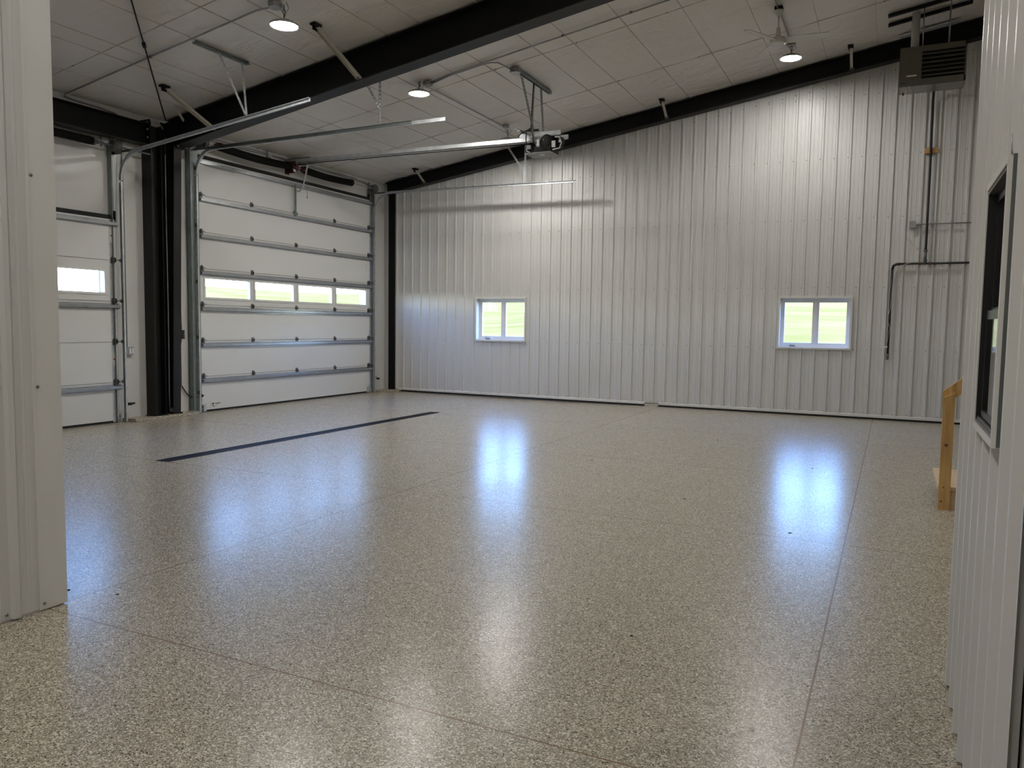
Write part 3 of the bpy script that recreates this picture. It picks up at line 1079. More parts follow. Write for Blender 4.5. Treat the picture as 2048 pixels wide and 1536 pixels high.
xs_ = -10.40
ts = thing('torsion_spring', 'long black torsion spring assembly above the large overhead door', 'door spring', (xs_, 11.85, 4.5))
mb = MB(); mb.tube([(xs_, 9.5, 4.5), (xs_, 14.4, 4.5)], .0125, 10); mb.build('shaft', 'galvanised', ts)
for (a, b, sag) in ((9.86, 11.62, .03), (11.98, 13.46, .025)):
    mb = MB()
    pts = [(xs_, a + (b - a) * i / 40, 4.5 - sag * math.sin(PI * i / 40)) for i in range(41)]
    mb.tube(pts, .066, 16, radii=[.066 + (.0025 if i % 2 else 0) for i in range(41)])
    mb.build('spring', 'spring_black', ts)
mb = MB(); winding(mb, xs_, 9.86, 4.5, -1); mb.build('winding_cone', 'cast_red', ts)
mb = MB(); winding(mb, xs_, 11.63, 4.5, 1); mb.build('winding_cone', 'cast_red', ts)
mb = MB(); winding(mb, xs_, 11.97, 4.5, -1); mb.build('winding_cone', 'cast_red', ts)
mb = MB(); mb.lathe([(0, 0), (.07, 0), (.07, .04), (.03, .06), (0, .06)], (xs_, 13.44, 4.5), (0, 1, 0), 14); mb.build('spring_cap', 'rubber_black', ts)
mb = MB()
mb.box(-10.597, xs_ + .02, 11.735, 11.745, 4.40, 4.62); mb.box(-10.597, -10.59, 11.68, 11.80, 4.38, 4.64)
mb.lathe([(.06, -.03), (.075, -.03), (.075, .03), (.06, .03)], (xs_, 11.74, 4.5), (0, 1, 0), 14)
mb.build('centre_bracket', 'cast_red', ts)
mb = MB(); mb.box(xs_ + .05, xs_ + .055, 11.64, 11.70, 4.40, 4.45); mb.build('spring_tag', 'paper_white', ts)


def drum(parent, y, sg, z):
    mb = MB()
    mb.lathe([(0, 0), (.085, 0), (.085, .012), (.072, .02), (.072, .055), (.100, .07), (.100, .085), (.04, .09), (0, .09)], (xs_, y, z), (0, sg, 0), 22)
    mb.build('cable_drum', 'drum_grey', parent)
    mb = MB()
    mb.box(-10.597, xs_ + .03, y + sg * .105, y + sg * .110, z - .10, z + .06)
    mb.box(-10.597, -10.592, y + sg * .08, y + sg * .16, z - .12, z + .16)
    mb.build('bearing_plate', 'zinc_dark', parent)


drum(ts, 14.22, 1, 4.5)
drum(ts, 9.60, -1, 4.5)
ts1 = thing('torsion_spring', 'black torsion spring assembly above the left overhead door', 'door spring', (xs_, 6.0, 4.10))
mb = MB(); mb.tube([(xs_, 4.0, 4.10), (xs_, 8.50, 4.10)], .0125, 10); mb.build('shaft', 'zinc_dark', ts1)
mb = MB(); mb.tube([(xs_, 5.0 + i * 2.53 / 40, 4.10) for i in range(41)], .06, 16, radii=[.058 + (.0025 if i % 2 else 0) for i in range(41)]); mb.build('spring', 'spring_black', ts1)
mb = MB(); winding(mb, xs_, 7.53, 4.10, 1); mb.build('winding_cone', 'drum_grey', ts1)
drum(ts1, 7.86, 1, 4.10)
mb = MB(); mb.box(-10.598, -10.592, 7.80, 7.835, 4.10, 4.36); mb.build('anchor_strap', 'zinc_dark', ts1)
mb = MB(); mb.tube([(xs_ + .05, 7.9, 4.13), (-10.47, 7.93, 3.0), (-10.49, 7.93, .1)], .0025, 6); mb.build('lift_cable', 'zinc_dark', ts1)
mb = MB(); mb.tube([(xs_ + .05, 14.25, 4.5), (-10.47, 14.31, 3.0), (-10.49, 14.32, .1)], .0025, 6); mb.build('lift_cable', 'zinc_dark', ts)

# ------------------------------------------------------------------ operator of the big door
yo = 11.85
op = thing('door_operator', 'black trolley door operator hanging at the end of its rail', 'door operator', (-5.2, yo, 4.35))
mb = MB()
mb.beam((-10.59, yo - .04, 4.645), (-5.35, yo - .04, 4.60), .006, .062)
mb.beam((-10.59, yo + .04, 4.645), (-5.35, yo + .04, 4.60), .006, .062)
for s_ in (-.03, .03): mb.beam((-10.59, yo + s_, 4.615), (-5.35, yo + s_, 4.57), .02, .004); mb.beam((-10.59, yo + s_, 4.675), (-5.35, yo + s_, 4.63), .02, .004)
mb.build('rail', 'galvanised', op)
mb = MB(); mb.tube([(-10.4, yo, 4.585), (-5.4, yo, 4.535)], .008, 6); mb.build('chain', 'rubber_black', op)
mb = MB()
mb.box(-5.62, -4.90, yo - .17, yo - .15, 4.60, 4.67); mb.box(-5.62, -4.90, yo + .15, yo + .17, 4.60, 4.67)
mb.box(-5.45, -4.92, yo - .17, yo + .17, 4.595, 4.605)
mb.box(-5.60, -5.56, yo - .30, yo + .05, 4.68, 4.70)
mb.build('frame', 'galvanised', op)
mb = MB(); mb.beam((-5.62, yo - .32, 4.72), (-5.50, yo - .02, 4.66), .03, .03); mb.build('mounting_angle', 'zinc_dark', op)
mb = MB()
mb.lathe([(0, 0), (.09, 0), (.115, .03), (.12, .06), (.12, .20), (0, .22)], (-5.17, yo - .20, 4.51), (.35, 1, 0), 26)
mt_ = mb.build('motor', 'rubber_black', op)
mb = MB(); mb.lathe([(0, 0), (.022, 0), (.022, .01), (0, .012)], (-5.172, yo - .202, 4.53), (-.35, -1, 0), 12); mb.build('hub_cap', 'drum_grey', mt_)
mb = MB(); mb.box(-5.32, -5.27, yo - .16, yo - .10, 4.44, 4.56); mb.build('clutch_cover', 'plastic_white', op)
mb = MB(); mb.lathe([(0, 0), (.075, 0), (.085, .03), (.085, .10), (0, .12)], (-4.98, yo - .13, 4.50), (.5, 1, 0), 20); mb.build('gear_housing', 'black_steel', op)
mb = MB(); mb.box(-5.03, -4.97, yo - .22, yo - .20, 4.40, 4.50); mb.build('clutch_lever', 'plastic_white', op)
mb = MB(); mb.box(-4.915, -4.885, yo - .2, yo - .19, 4.47, 4.51); mb.build('rating_plate', 'plastic_white', op)
mb = MB(); mb.box(-5.50, -5.06, yo - .20, yo + .14, 4.345, 4.44); cb = mb.build('control_box', 'black_steel', op)
mb = MB(); mb.box(-5.51, -5.05, yo - .21, yo + .15, 4.330, 4.345); mb.build('box_cover', 'plastic_grey', cb)
mb = MB(); mb.box(-5.30, -5.22, yo - .12, yo - .02, 4.327, 4.330); mb.build('cover_label', 'paper_white', cb)
mb = MB(); mb.box(-5.46, -5.39, yo - .24, yo - .20, 4.40, 4.46); mb.build('junction_cover', 'plastic_grey', cb)
for nm, pts, r_, mt in (('cable', [(-5.45, yo - .22, 4.40), (-5.47, yo - .25, 4.55), (-5.46, yo - .25, 4.68), (-5.42, yo - .2, 4.73), (-5.37, yo - .23, 4.68), (-5.34, yo - .25, 4.55), (-5.33, yo - .24, 4.46)], .010, 'rubber_black'),
                        ('cable', [(-5.40, yo - .2, 4.72), (-5.34, yo - .26, 4.66), (-5.30, yo - .27, 4.50), (-5.27, yo - .27, 4.42), (-5.20, yo - .26, 4.40)], .008, 'plastic_grey'),
                        ('cable', [(-4.98, yo - .2, 4.56), (-4.90, yo - .22, 4.55), (-4.86, yo - .22, 4.46), (-4.90, yo - .2, 4.38), (-5.02, yo - .2, 4.365)], .009, 'plastic_white'),
                        ('cable', [(-5.46, yo - .24, 4.41), (-5.44, yo - .27, 4.36), (-5.38, yo - .26, 4.335)], .006, 'plastic_white'),
                        ('cable', [(-5.60, yo - .28, 4.60), (-5.54, yo - .26, 4.66), (-5.44, yo - .24, 4.70)], .008, 'rubber_black')):
    mb = MB(); mb.tube(pts, r_, 8); mb.build(nm, mt, op)
mb = MB(); mb.box(-5.48, -5.30, yo - .14, yo - .12, 4.70, 4.73); mb.build('tie_bracket', 'black_steel', op)
for a, b in (((-5.44, 11.30, roof(-5.44) - .03), (-5.40, yo - .13, 4.68)), ((-5.44, yo - .07, roof(-5.44) - .03), (-5.45, yo - .11, 4.70)), ((-5.43, 12.04, roof(-5.43) - .03), (-5.33, yo + .1, 4.66))):
    mb = MB(); perf_angle(mb, a, b, up=(0, 1, 0)); mb.build('hanger', 'zinc_dark', op)
mb = MB(); mb.tube([(-5.425, yo - .075, roof(-5.42) - .03), (-5.43, yo - .12, 5.1), (-5.44, yo - .13, 4.72)], .008, 6); mb.build('cable', 'rubber_black', op)
mb = MB()
mb.box(-10.56, -10.10, yo - .05, yo + .05, 4.675, 4.69); mb.box(-10.6, -10.59, yo - .09, yo + .09, 4.56, 4.70)
mb.box(-10.40, -10.05, yo - .035, yo + .035, 4.56, 4.585)
mb.build('header_bracket', 'hinge_steel', op)
# curved arm with release cord
mb = MB()
mb.beam((-10.18, yo, 4.58), (-10.22, yo, 4.44), .035, .012, up=(1, 0, 0))
pts = [(-10.22, yo, 4.44), (-10.28, yo, 4.22), (-10.31, yo, 4.14), (-10.36, yo, 4.08), (-10.42, yo, 4.065), (-10.475, yo, 4.08)]
mb.tube(pts, .014, 8)
mb.build('door_arm', 'galvanised', op)
mb = MB(); mb.tube([(-10.20, yo, 4.56), (-10.20, yo, 3.96)], .003, 6); mb.lathe([(.012, -.006), (.018, 0), (.012, .006)], (-10.20, yo, 3.945), (0, 1, 0), 12); mb.build('release_cord', 'plastic_grey', op)
# ceiling support channel of the operator
mb = MB()
xq = -5.41
mb.beam((xq - .02, 11.20, roof(xq) - .02), (xq - .02, 12.42, roof(xq) - .02), .006, .05)
mb.beam((xq, 11.20, roof(xq) + .0), (xq, 12.42, roof(xq) + .0), .06, .006)
mb.beam((xq + .02, 11.20, roof(xq) - .02), (xq + .02, 12.42, roof(xq) - .02), .006, .05)
tag(mb.build('support_channel', 'zinc_dark'), 'dark steel channel on the ceiling above the door operator', 'channel')

# ------------------------------------------------------------------ black steel frame
def rafter(name, label, y0, y1, zb, x0, x1, topoff=.03):
    t_ = thing(name, label, 'beam', (x0, (y0 + y1) / 2, zb(x0)))
    yc = (y0 + y1) / 2
    mb = MB()
    mb.prism([(x0, yc - .005, zb(x0)), (x1, yc - .005, zb(x1)), (x1, yc - .005, roof(x1) + topoff), (x0, yc - .005, roof(x0) + topoff)], (0, .01, 0))
    mb.build('web', 'black_steel', t_)
    mb = MB()
    mb.prism([(x0, y0, zb(x0)), (x1, y0, zb(x1)), (x1, y0, zb(x1) + .014), (x0, y0, zb(x0) + .014)], (0, y1 - y0, 0))
    mb.build('bottom_flange', 'charcoal_steel', t_)
    mb = MB()
    mb.prism([(x0, y0, roof(x0) + topoff - .045), (x1, y0, roof(x1) + topoff - .045), (x1, y0, roof(x1) + topoff - .033), (x0, y0, roof(x0) + topoff - .033)], (0, y1 - y0, 0))
    mb.build('top_flange', 'black_steel', t_)
    return t_


zb1 = lambda x: 4.945 + .158 * (x + 6.19)
ra = rafter('rafter_beam', 'massive black steel rafter crossing the room overhead', 8.86, 9.10, zb1, -10.45, XR)
zb2 = lambda x: ftop(x) - .005
rb = rafter('rafter_beam', 'black steel rafter along the top of the ribbed far wall', 14.74, 14.925, zb2, -10.45, XR)
for x in (-4.33,):
    mb = MB(); mb.box(x - .005, x + .005, 14.75, 14.92, zb2(x), roof(x)); mb.build('stiffener', 'black_steel', rb)

# main column
ct = thing('steel_column', 'tapered black steel column carrying the overhead rafter between the doors', 'column', (-10.5, 8.98, .05))
xi = lambda z: -10.43 + .115 * (z - .05) / 4.1
mb = MB()
mb.prism([(-10.6, 8.935, .05), (xi(.05), 8.935, .05), (xi(4.3), 8.935, 4.32), (-10.27, 8.935, roof(-10.27)), (-10.6, 8.935, roof(-10.6))], (0, .01, 0))
mb.build('web', 'black_steel', ct)
mb = MB(); mb.prism([(xi(.05), 8.86, .05), (xi(.05) + .013, 8.86, .05), (xi(4.28) + .013, 8.86, 4.29), (xi(4.28), 8.86, 4.29)], (0, .145, 0)); mb.build('inner_flange', 'charcoal_steel', ct)
mb = MB(); mb.box(-10.599, -10.587, 8.86, 9.005, .05, roof(-10.6)); mb.build('outer_flange', 'black_steel', ct)
mb = MB(); mb.box(-10.6, -10.40, 8.84, 9.03, .045, .062); mb.build('base_plate', 'black_steel', ct)
for (x, y) in ((-10.5, 8.89), (-10.5, 8.99), (-10.46, 8.89)):
    mb = MB(); mb.tube([(x, y, .05), (x, y, .14)], .009, 8); mb.lathe([(.018, 0), (.018, .018)], (x, y, .085), k=6); mb.build('anchor_bolt', 'galvanised', ct)
for y in (8.895, 9.055):
    for dz in (0.0,):
        mb = MB(); mb.lathe([(.020, 0), (.020, -.022), (0, -.024)], (-10.24, y, zb1(-10.24)), k=8); mb.build('bolt', 'drum_grey', ct)
# portal column and beam
pc = thing('portal_column', 'black steel portal column standing beside the tapered column', 'column', (-10.49, 8.6, .05))
mb = MB(); mb.box(-10.598, -10.385, 8.505, 8.515, .05, 4.60); mb.build('near_flange', 'charcoal_steel', pc)
mb = MB(); mb.box(-10.497, -10.487, 8.515, 8.69, .05, 4.56); mb.build('web', 'charcoal_steel', pc)
mb = MB(); mb.box(-10.598, -10.385, 8.69, 8.70, .05, 4.56); mb.build('far_flange', 'black_steel', pc)
mb = MB(); mb.box(-10.497, -10.487, 8.70, 8.86, 4.18, 4.54); mb.box(-10.56, -10.42, 8.70, 8.86, 4.52, 4.54); mb.build('haunch', 'black_steel', pc)
mb = MB(); mb.box(-10.6, -10.37, 8.49, 8.72, .045, .06); mb.build('base_plate', 'black_steel', pc)
mb = MB(); mb.box(-10.598, -10.385, 8.488, 8.503, 4.18, 4.63); ep = mb.build('end_plate', 'black_steel', pc)
for x in (-10.56, -10.425):
    for z in (4.24, 4.36, 4.48, 4.59):
        mb = MB(); mb.lathe([(.019, 0), (.019, .018), (0, .02)], (x, 8.488, z), (0, -1, 0), 6); mb.build('bolt', 'drum_grey', pc)
pb = thing('portal_beam', 'black steel beam across the wall above the left overhead door', 'beam', (-10.49, 5.5, 4.24))
mb = MB(); mb.box(-10.497, -10.487, 2.52, 8.488, 4.25, 4.55); mb.build('web', 'black_steel', pb)
mb = MB(); mb.box(-10.565, -10.39, 2.52, 8.488, 4.235, 4.25); mb.build('bottom_flange', 'charcoal_steel', pb)
mb = MB(); mb.box(-10.565, -10.39, 2.52, 8.488, 4.55, 4.562); mb.build('top_flange', 'black_steel', pb)
# corner column
cc = thing('corner_column', 'black steel column in the far corner beside the large door', 'column', (-10.35, 14.85, .03))
mb = MB(); mb.box(-10.44, -10.28, 14.875, 14.885, .03, ftop(-10.4) + .02); mb.build('web', 'black_steel', cc)
mb = MB(); mb.box(-10.285, -10.277, 14.87, 14.925, .03, ftop(-10.3) + .02); mb.build('inner_flange', 'black_steel', cc)

# concrete piers under the columns
mb = MB()
mb.prism([(-10.6, 8.08, 0), (-10.34, 8.10, 0), (-10.33, 9.15, 0), (-10.37, 9.35, 0), (-10.6, 9.35, 0)], (0, 0, .046))
tag(mb.build('trim_3', 'flake_floor', origin=(0, 0, 0)), 'flake-coated concrete kerb under the two black columns', 'kerb', kind='structure')
mb = MB()
mb.prism([(-10.6, 14.50, 0), (-10.42, 14.52, 0), (-10.25, 14.75, 0), (-10.1, 14.80, 0), (-10.12, 14.93, 0), (-10.6, 14.93, 0)], (0, 0, .040))
tag(mb.build('trim_4', 'flake_floor', origin=(0, 0, 0)), 'flake-coated concrete kerb in the far corner', 'kerb', kind='structure')

# ------------------------------------------------------------------ flange braces
def brace(x, yt, yb_, zb_, label, wd=.07):
    t_ = thing('flange_brace', label, 'brace', (x, yb_, zb_), group='flange braces between rafters and roof')
    zt = roof(x) - .02
    p0, p1 = Vector((x, yt, zt)), Vector((x, yb_, zb_))
    mb = MB()
    up = (1, 0, 0)
    mb.beam(p0, p1, .004, wd, up)
    mb.beam(p0, p1, wd * .5, .004, up, off=(wd * .25, wd / 2)); mb.beam(p0, p1, wd * .5, .004, up, off=(wd * .25, -wd / 2))
    mb.build('strut', 'brace_beige', t_)
    mb = MB()
    mb.box(x - .05, x + .035, yt - .09, yt + .04, roof(x) - .012, roof(x) + .015); mb.box(x - .035, x - .028, yt - .06, yt + .03, roof(x) - .06, roof(x))
    mb.build('purlin_clip', 'black_steel', t_)
    mb = MB()
    mb.box(x - .03, x + .03, yb_ - .02, yb_ + .015, zb_ - .03, zb_ + .01)
    mb.lathe([(.012, 0), (.012, .012), (0, .014)], (x + .03, yb_, zb_ - .01), (1, 0, 0), 6)
    mb.build('bolt', 'drum_grey', t_)
    return t_


brace(-6.72, 8.02, 8.88, zb1(-6.72) + .05, 'slanting steel flange brace on the overhead rafter, nearest the first hanging lamp')
brace(-9.45, 8.02, 8.88, zb1(-9.45) + .06, 'slanting steel flange brace on the overhead rafter, partly behind the left door track')
brace(-9.40, 14.42, 14.74, zb2(-9.4) + .04, 'flange brace on the far rafter nearest the room corner', .04)
brace(-4.02, 14.42, 14.74, zb2(-4.02) + .04, 'flange brace on the far rafter right of the door operator', .04)
brace(-0.84, 14.40, 14.74, zb2(-.84) + .04, 'flange brace on the far rafter beside the unit heater', .04)
# roof rod with turnbuckle
rod = thing('brace_rod', 'thin black diagonal tie rod with turnbuckle under the ceiling', 'rod', (-8.57, 6.93, 5.0))
zr = lambda x: roof(x) - .005
ra_, rb_ = Vector((-4.9, 3.25, zr(-4.9) - .02)), Vector((-10.40, 8.80, zr(-10.4) - .03))
mb = MB(); mb.tube([ra_, rb_], .010, 8); mb.build('tie_rod', 'black_steel', rod)
pm = ra_ + (rb_ - ra_) * .665
dv = (rb_ - ra_).normalized()
mb = MB(); mb.tube([pm - dv * .07, pm - dv * .05, pm + dv * .05, pm + dv * .07], .02, 8, radii=[.012, .024, .024, .012]); mb.build('turnbuckle', 'black_steel', rod)
mb = MB(); mb.prism([(-9.98, 8.60, roof(-9.98)), (-9.92, 8.60, roof(-9.98)), (-9.90, 8.72, 4.62), (-9.95, 8.74, 4.60)], (0, .004, .003))
tag(mb.build('loose_strap', 'brace_beige'), 'short loose pale strap hanging from the ceiling by the black column', 'strap')

# ------------------------------------------------------------------ high bay lamps
def high_bay(x, y, z, label, zbox):
    """z: lens height, zbox: junction box height"""
    t_ = thing('high_bay_light', label, 'lamp', (x, y, z), group='round hanging high bay lights')
    mb = MB()
    mb.lathe([(0, .0), (.148, .0), (.148, -.006), (.13, -.012), (0, -.014)], (x, y, z), k=32)
    mb.build('lens', 'lens', t_)
    mb = MB()
    mb.lathe([(.0, .004), (.158, .002), (.166, -.012), (.166, .012), (.145, .022), (.09, .034), (.075, .058), (.04, .066), (0, .067)], (x, y, z), k=32)
    for a in range(16):
        q = a * PI / 8
        mb.beam((x + .05 * math.cos(q), y + .05 * math.sin(q), z + .040), (x + .135 * math.cos(q), y + .135 * math.sin(q), z + .026), .004, .022)
    mb.build('housing', 'lamp_metal', t_)
    mb = MB()
    mb.tube([(x, y, z + .06), (x, y, z + .14)], .008, 8)
    mb.tube([(x + .022 * math.cos(a * PI / 6), y, z + .16 + .024 * math.sin(a * PI / 6)) for a in range(13)], .005, 6, caps=False)
    mb.tube([(x, y, z + .18), (x, y, zbox - .02)], .006, 6)
    mb.build('hook', 'hinge_steel', t_)
    mb = MB()
    mb.tube([(x + .03, y, zbox), (x + .08, y - .02, zbox - .06), (x + .09, y - .03, z + .16), (x + .03, y - .01, z + .11), (x - .03, y, z + .16), (x - .08, y + .02, z + .22), (x - .04, y + .01, z + .24), (x - .0, y, z + .17), (x + .02, y, z + .10)], .004, 6)
    mb.build('power_cord', 'conduit_steel', t_)
    return t_


def jbox(x, y, z, label, s=.055, h=.05, round_=False):
    if round_:
        mb = MB(); mb.lathe([(0, 0), (s, 0), (s, -h), (0, -h)], (x, y, z), k=20)
    else:
        mb = MB()
        k = s * .55
        mb.prism([(x - s, y - k, z - h), (x - k, y - s, z - h), (x + k, y - s, z - h), (x + s, y - k, z - h), (x + s, y + k, z - h), (x + k, y + s, z - h), (x - k, y + s, z - h), (x - s, y + k, z - h)], (0, 0, h))
        mb.prism([(x - s, y - k, z - h - .004), (x - k, y - s, z - h - .004), (x + k, y - s, z - h - .004), (x + s, y - k, z - h - .004), (x + s, y + k, z - h - .004), (x + k, y + s, z - h - .004), (x - k, y + s, z - h - .004), (x - s, y + k, z - h - .004)], (0, 0, .004))
    return tag(mb.build('junction_box', 'conduit_steel'), label, 'junction box')


lamps = [(-6.57, 7.25, 5.02, 'lit round high bay lamp nearest the camera, upper left before the black rafter'),
         (-6.80, 10.50, 5.135, 'lit round high bay lamp hanging just behind the black rafter'),
         (-6.70, 13.40, 5.02, 'round high bay lamp half hidden behind the door operator rail'),
         (-1.665, 13.40, 5.87, 'lit round high bay lamp below the white ceiling fan')]
for x, y, z, l in lamps:
    zb_ = roof(x) - .05
    high_bay(x, y, z, l, zb_)
jbox(-6.72, 7.27, roof(-6.72), 'grey junction box above the lamp nearest the camera', .075)
jbox(-6.68, 10.56, roof(-6.68), 'grey junction box above the lamp behind the black rafter', .065)
jbox(-6.72, 13.36, roof(-6.7), 'round grey junction box above the half hidden lamp', .06, .045, True)
jbox(-1.665, 13.40, roof(-1.66), 'grey junction box above the lamp beneath the fan', .065)
jbox(-5.43, 11.10, roof(-5.43), 'grey octagonal junction box at the end of the operator channel', .075, .06)
# the same lamps continue over the part of the building outside the frame
for x, y, l in ((-1.67, 7.3, 'round high bay lamp above the middle of the floor, nearer than the fan'),
                (-1.9, 0.6, 'round high bay lamp over the passage between the two near partitions'),
                (3.3, 7.3, 'round high bay lamp above the wooden stairs'),
                (-1.9, -2.6, 'round high bay lamp behind the camera')):
    high_bay(x, y, roof(x) - .24, l, roof(x) - .05)


# ------------------------------------------------------------------ conduits
def conduit(pts, r, label, material='conduit_steel', name='conduit', cat='conduit', straps=()):
    t_ = MB(); t_.tube(pts, r, 8)
    o = t_.build(name, material)
    tag(o, label, cat)
    for q in straps:
        mb = MB(); mb.lathe([(r * 1.5, -.01), (r * 1.5, .01)], q[0], q[1], 8); mb.box(q[0][0] - .025, q[0][0] + .025, q[0][1] - .008, q[0][1] + .008, q[0][2] + r, q[0][2] + r + .004); mb.build('pipe_strap', 'hinge_steel', o)
    return o


rz = lambda x, d=.012: roof(x) - d
conduit([(-6.80, 7.25, rz(-6.8, .03)), (-7.0, 7.235, rz(-7)), (-10.50, 7.23, rz(-10.5)), (-10.56, 7.25, rz(-10.56) - .01), (-10.58, 7.35, 4.66), (-10.585, 7.85, 4.645), (-10.585, 8.05, 4.63), (-10.585, 8.13, 4.58), (-10.585, 8.155, 4.50), (-10.585, 8.16, 1.14)], .0115,
        'conduit from the nearest lamp across the ceiling and down beside the left door', straps=[((-8.8, 7.232, rz(-8.8)), (1, 0, 0))])
conduit([(-6.63, 10.55, rz(-6.6, .03)), (-6.3, 10.52, rz(-6.3)), (5.5, 10.50, rz(5.5))], .0115, 'long straight conduit along the ceiling behind the black rafter', straps=[((-3.4, 10.505, rz(-3.4)), (1, 0, 0)), ((-4.4, 10.506, rz(-4.4)), (1, 0, 0))])
conduit([(-6.63, 10.60, rz(-6.6, .03)), (-6.3, 10.565, rz(-6.3)), (-5.72, 10.565, rz(-5.72)), (-5.60, 10.59, rz(-5.6)), (-5.52, 10.68, rz(-5.5)), (-5.45, 11.03, rz(-5.45, .03))], .0115, 'short conduit bending to the octagonal box of the operator')
conduit([(-6.76, 10.62, rz(-6.76, .03)), (-6.765, 10.8, rz(-6.765)), (-6.765, 13.2, rz(-6.765)), (-6.74, 13.31, rz(-6.74, .03))], .0115, 'conduit between the lamp behind the rafter and the half hidden lamp')
conduit([(-1.67, 10.51, rz(-1.67)), (-1.675, 11.9, rz(-1.675, .03))], .0115, 'conduit running to the ceiling fan mount')
conduit([(-1.675, 12.0, rz(-1.675, .04)), (-1.67, 12.2, rz(-1.67)), (-1.665, 13.34, rz(-1.665, .03))], .0125, 'conduit from the fan mount to the lamp beneath it')
conduit([(-10.585, 9.2, 4.60), (-10.585, 11.25, 4.645), (-10.585, 14.15, 4.635), (-10.585, 14.30, 4.60), (-10.585, 14.36, 4.50)], .0115, 'conduit above the torsion spring of the large door')
conduit([(-10.575, 9.2, 4.645), (-10.575, 10.9, 4.672), (-10.575, 13.9, 4.672)], .008, 'thin upper conduit above the large door', 'conduit_painted')
mb = MB(); mb.box(-10.598, -10.55, 11.19, 11.30, 4.60, 4.70)
tag(mb.build('junction_box', 'conduit_steel'), 'grey junction box on the wall above the large door', 'junction box')
conduit([(-10.585, 6.9, 4.215), (-10.585, 7.60, 4.215), (-10.585, 7.80, 4.19), (-10.585, 7.90, 4.12)], .011, 'conduit under the portal beam bending down to the cable drum')
# conduit on the column web
conduit([(-10.588, 8.78, 4.66), (-10.585, 8.86, 4.64), (-10.572, 8.91, 4.56), (-10.565, 8.92, 4.45), (-10.57, 8.92, 3.0), (-10.565, 8.92, 1.7), (-10.575, 8.92, .3), (-10.565, 8.92, .06)], .009, 'pale thin conduit running down the black column web', 'conduit_painted')
# operator wall station
conduit([(-10.59, 9.20, 4.2), (-10.59, 9.185, 3.2), (-10.59, 9.18, 2.0), (-10.59, 9.195, 1.40)], .010, 'conduit down to the black three-button door control', 'conduit_steel')
conduit([(-10.59, 9.19, 1.26), (-10.59, 9.175, 1.0), (-10.59, 9.175, .46)], .009, 'conduit below the black three-button door control', 'conduit_steel')
st = thing('door_control', 'black three-button door control station on the wall strip', 'control', (-10.575, 9.19, 1.26))
mb = MB(); mb.box(-10.598, -10.55, 9.145, 9.225, 1.255, 1.40); mb.build('housing', 'rubber_black', st)
for z, m_ in ((1.365, 'led_green'), (1.33, 'plastic_grey'), (1.29, 'ink_red')):
    mb = MB(); mb.lathe([(0, 0), (.010, 0), (.010, .006), (0, .007)], (-10.55, 9.20, z), (1, 0, 0), 10); mb.build('button', m_, st)
se = thing('photo_eye', 'black photo eye sensor with looping cord beside the large door', 'sensor', (-10.49, 9.49, .28))
mb = MB(); mb.box(-10.50, -10.46, 9.455, 9.50, .265, .315); mb.tube([(-10.48, 9.50, .29), (-10.48, 9.53, .29)], .016, 10); mb.build('sensor_body', 'rubber_black', se)
mb = MB(); mb.tube([(-10.585, 9.18, .47), (-10.575, 9.22, .40), (-10.56, 9.28, .31), (-10.54, 9.36, .265), (-10.50, 9.43, .27), (-10.48, 9.46, .285)], .010, 8); mb.build('cord', 'rubber_black', se)
se2 = thing('photo_eye', 'black photo eye sensor at the right foot of the large door', 'sensor', (-10.48, 14.53, .30))
mb = MB(); mb.tube([(-10.47, 14.46, .30), (-10.47, 14.50, .30)], .010, 8); mb.box(-10.49, -10.45, 14.50, 14.55, .28, .32); mb.build('sensor_body', 'rubber_black', se2)
mb = MB(); mb.tube([(-10.58, 14.45, .45), (-10.56, 14.46, .38), (-10.50, 14.49, .33), (-10.47, 14.50, .31)], .008, 8); mb.build('cord', 'rubber_black', se2)
se3 = thing('photo_eye', 'black photo eye sensor at the right foot of the left door', 'sensor', (-10.48, 8.13, .27))
mb = MB(); mb.box(-10.49, -10.45, 8.08, 8.13, .25, .29); mb.tube([(-10.47, 8.13, .275), (-10.47, 8.185, .275)], .015, 10); mb.build('sensor_body', 'rubber_black', se3)
sw = thing('switch_box', 'grey surface switch box with white rockers beside the left door', 'switch', (-10.57, 8.20, 1.0))
mb = MB(); mb.box(-10.598, -10.545, 8.13, 8.255, 1.02, 1.14); mb.build('housing', 'conduit_steel', sw)
for a in (8.165, 8.21): mb = MB(); mb.box(-10.545, -10.537, a, a + .035, 1.035, 1.125); mb.build('rocker', 'plastic_white', sw)

# ------------------------------------------------------------------ ceiling fan
fx, fy, fz = -1.665, 11.90, 5.64
fan = thing('ceiling_fan', 'white three-blade ceiling fan hanging above a lit lamp', 'fan', (fx, fy, fz))
mb = MB(); mb.lathe([(.055, .03), (.055, -.02), (.065, -.022), (.06, -.05), (.028, -.10), (0, -.10)], (fx, fy, roof(fx) - .02), k=20); mb.build('canopy', 'fan_white', fan)
mb = MB(); mb.box(fx - .055, fx + .055, fy - .055, fy + .055, roof(fx) - .035, roof(fx) + .005); mb.build('mounting_box', 'black_steel', fan)
mb = MB(); mb.tube([(fx, fy, roof(fx) - .1), (fx, fy, fz + .10)], .011, 8); mb.build('downrod', 'fan_white', fan)
mb = MB(); mb.lathe([(.011, .20), (.028, .19), (.036, .12), (.036, .06)], (fx, fy, fz), k=16); mb.build('coupling_cover', 'fan_white', fan)
mb = MB(); mb.lathe([(0, .06), (.06, .06), (.105, .045), (.115, .01), (.110, -.02), (.09, -.035), (0, -.04)], (fx, fy, fz), k=30); mb.build('motor_housing', 'fan_white', fan)
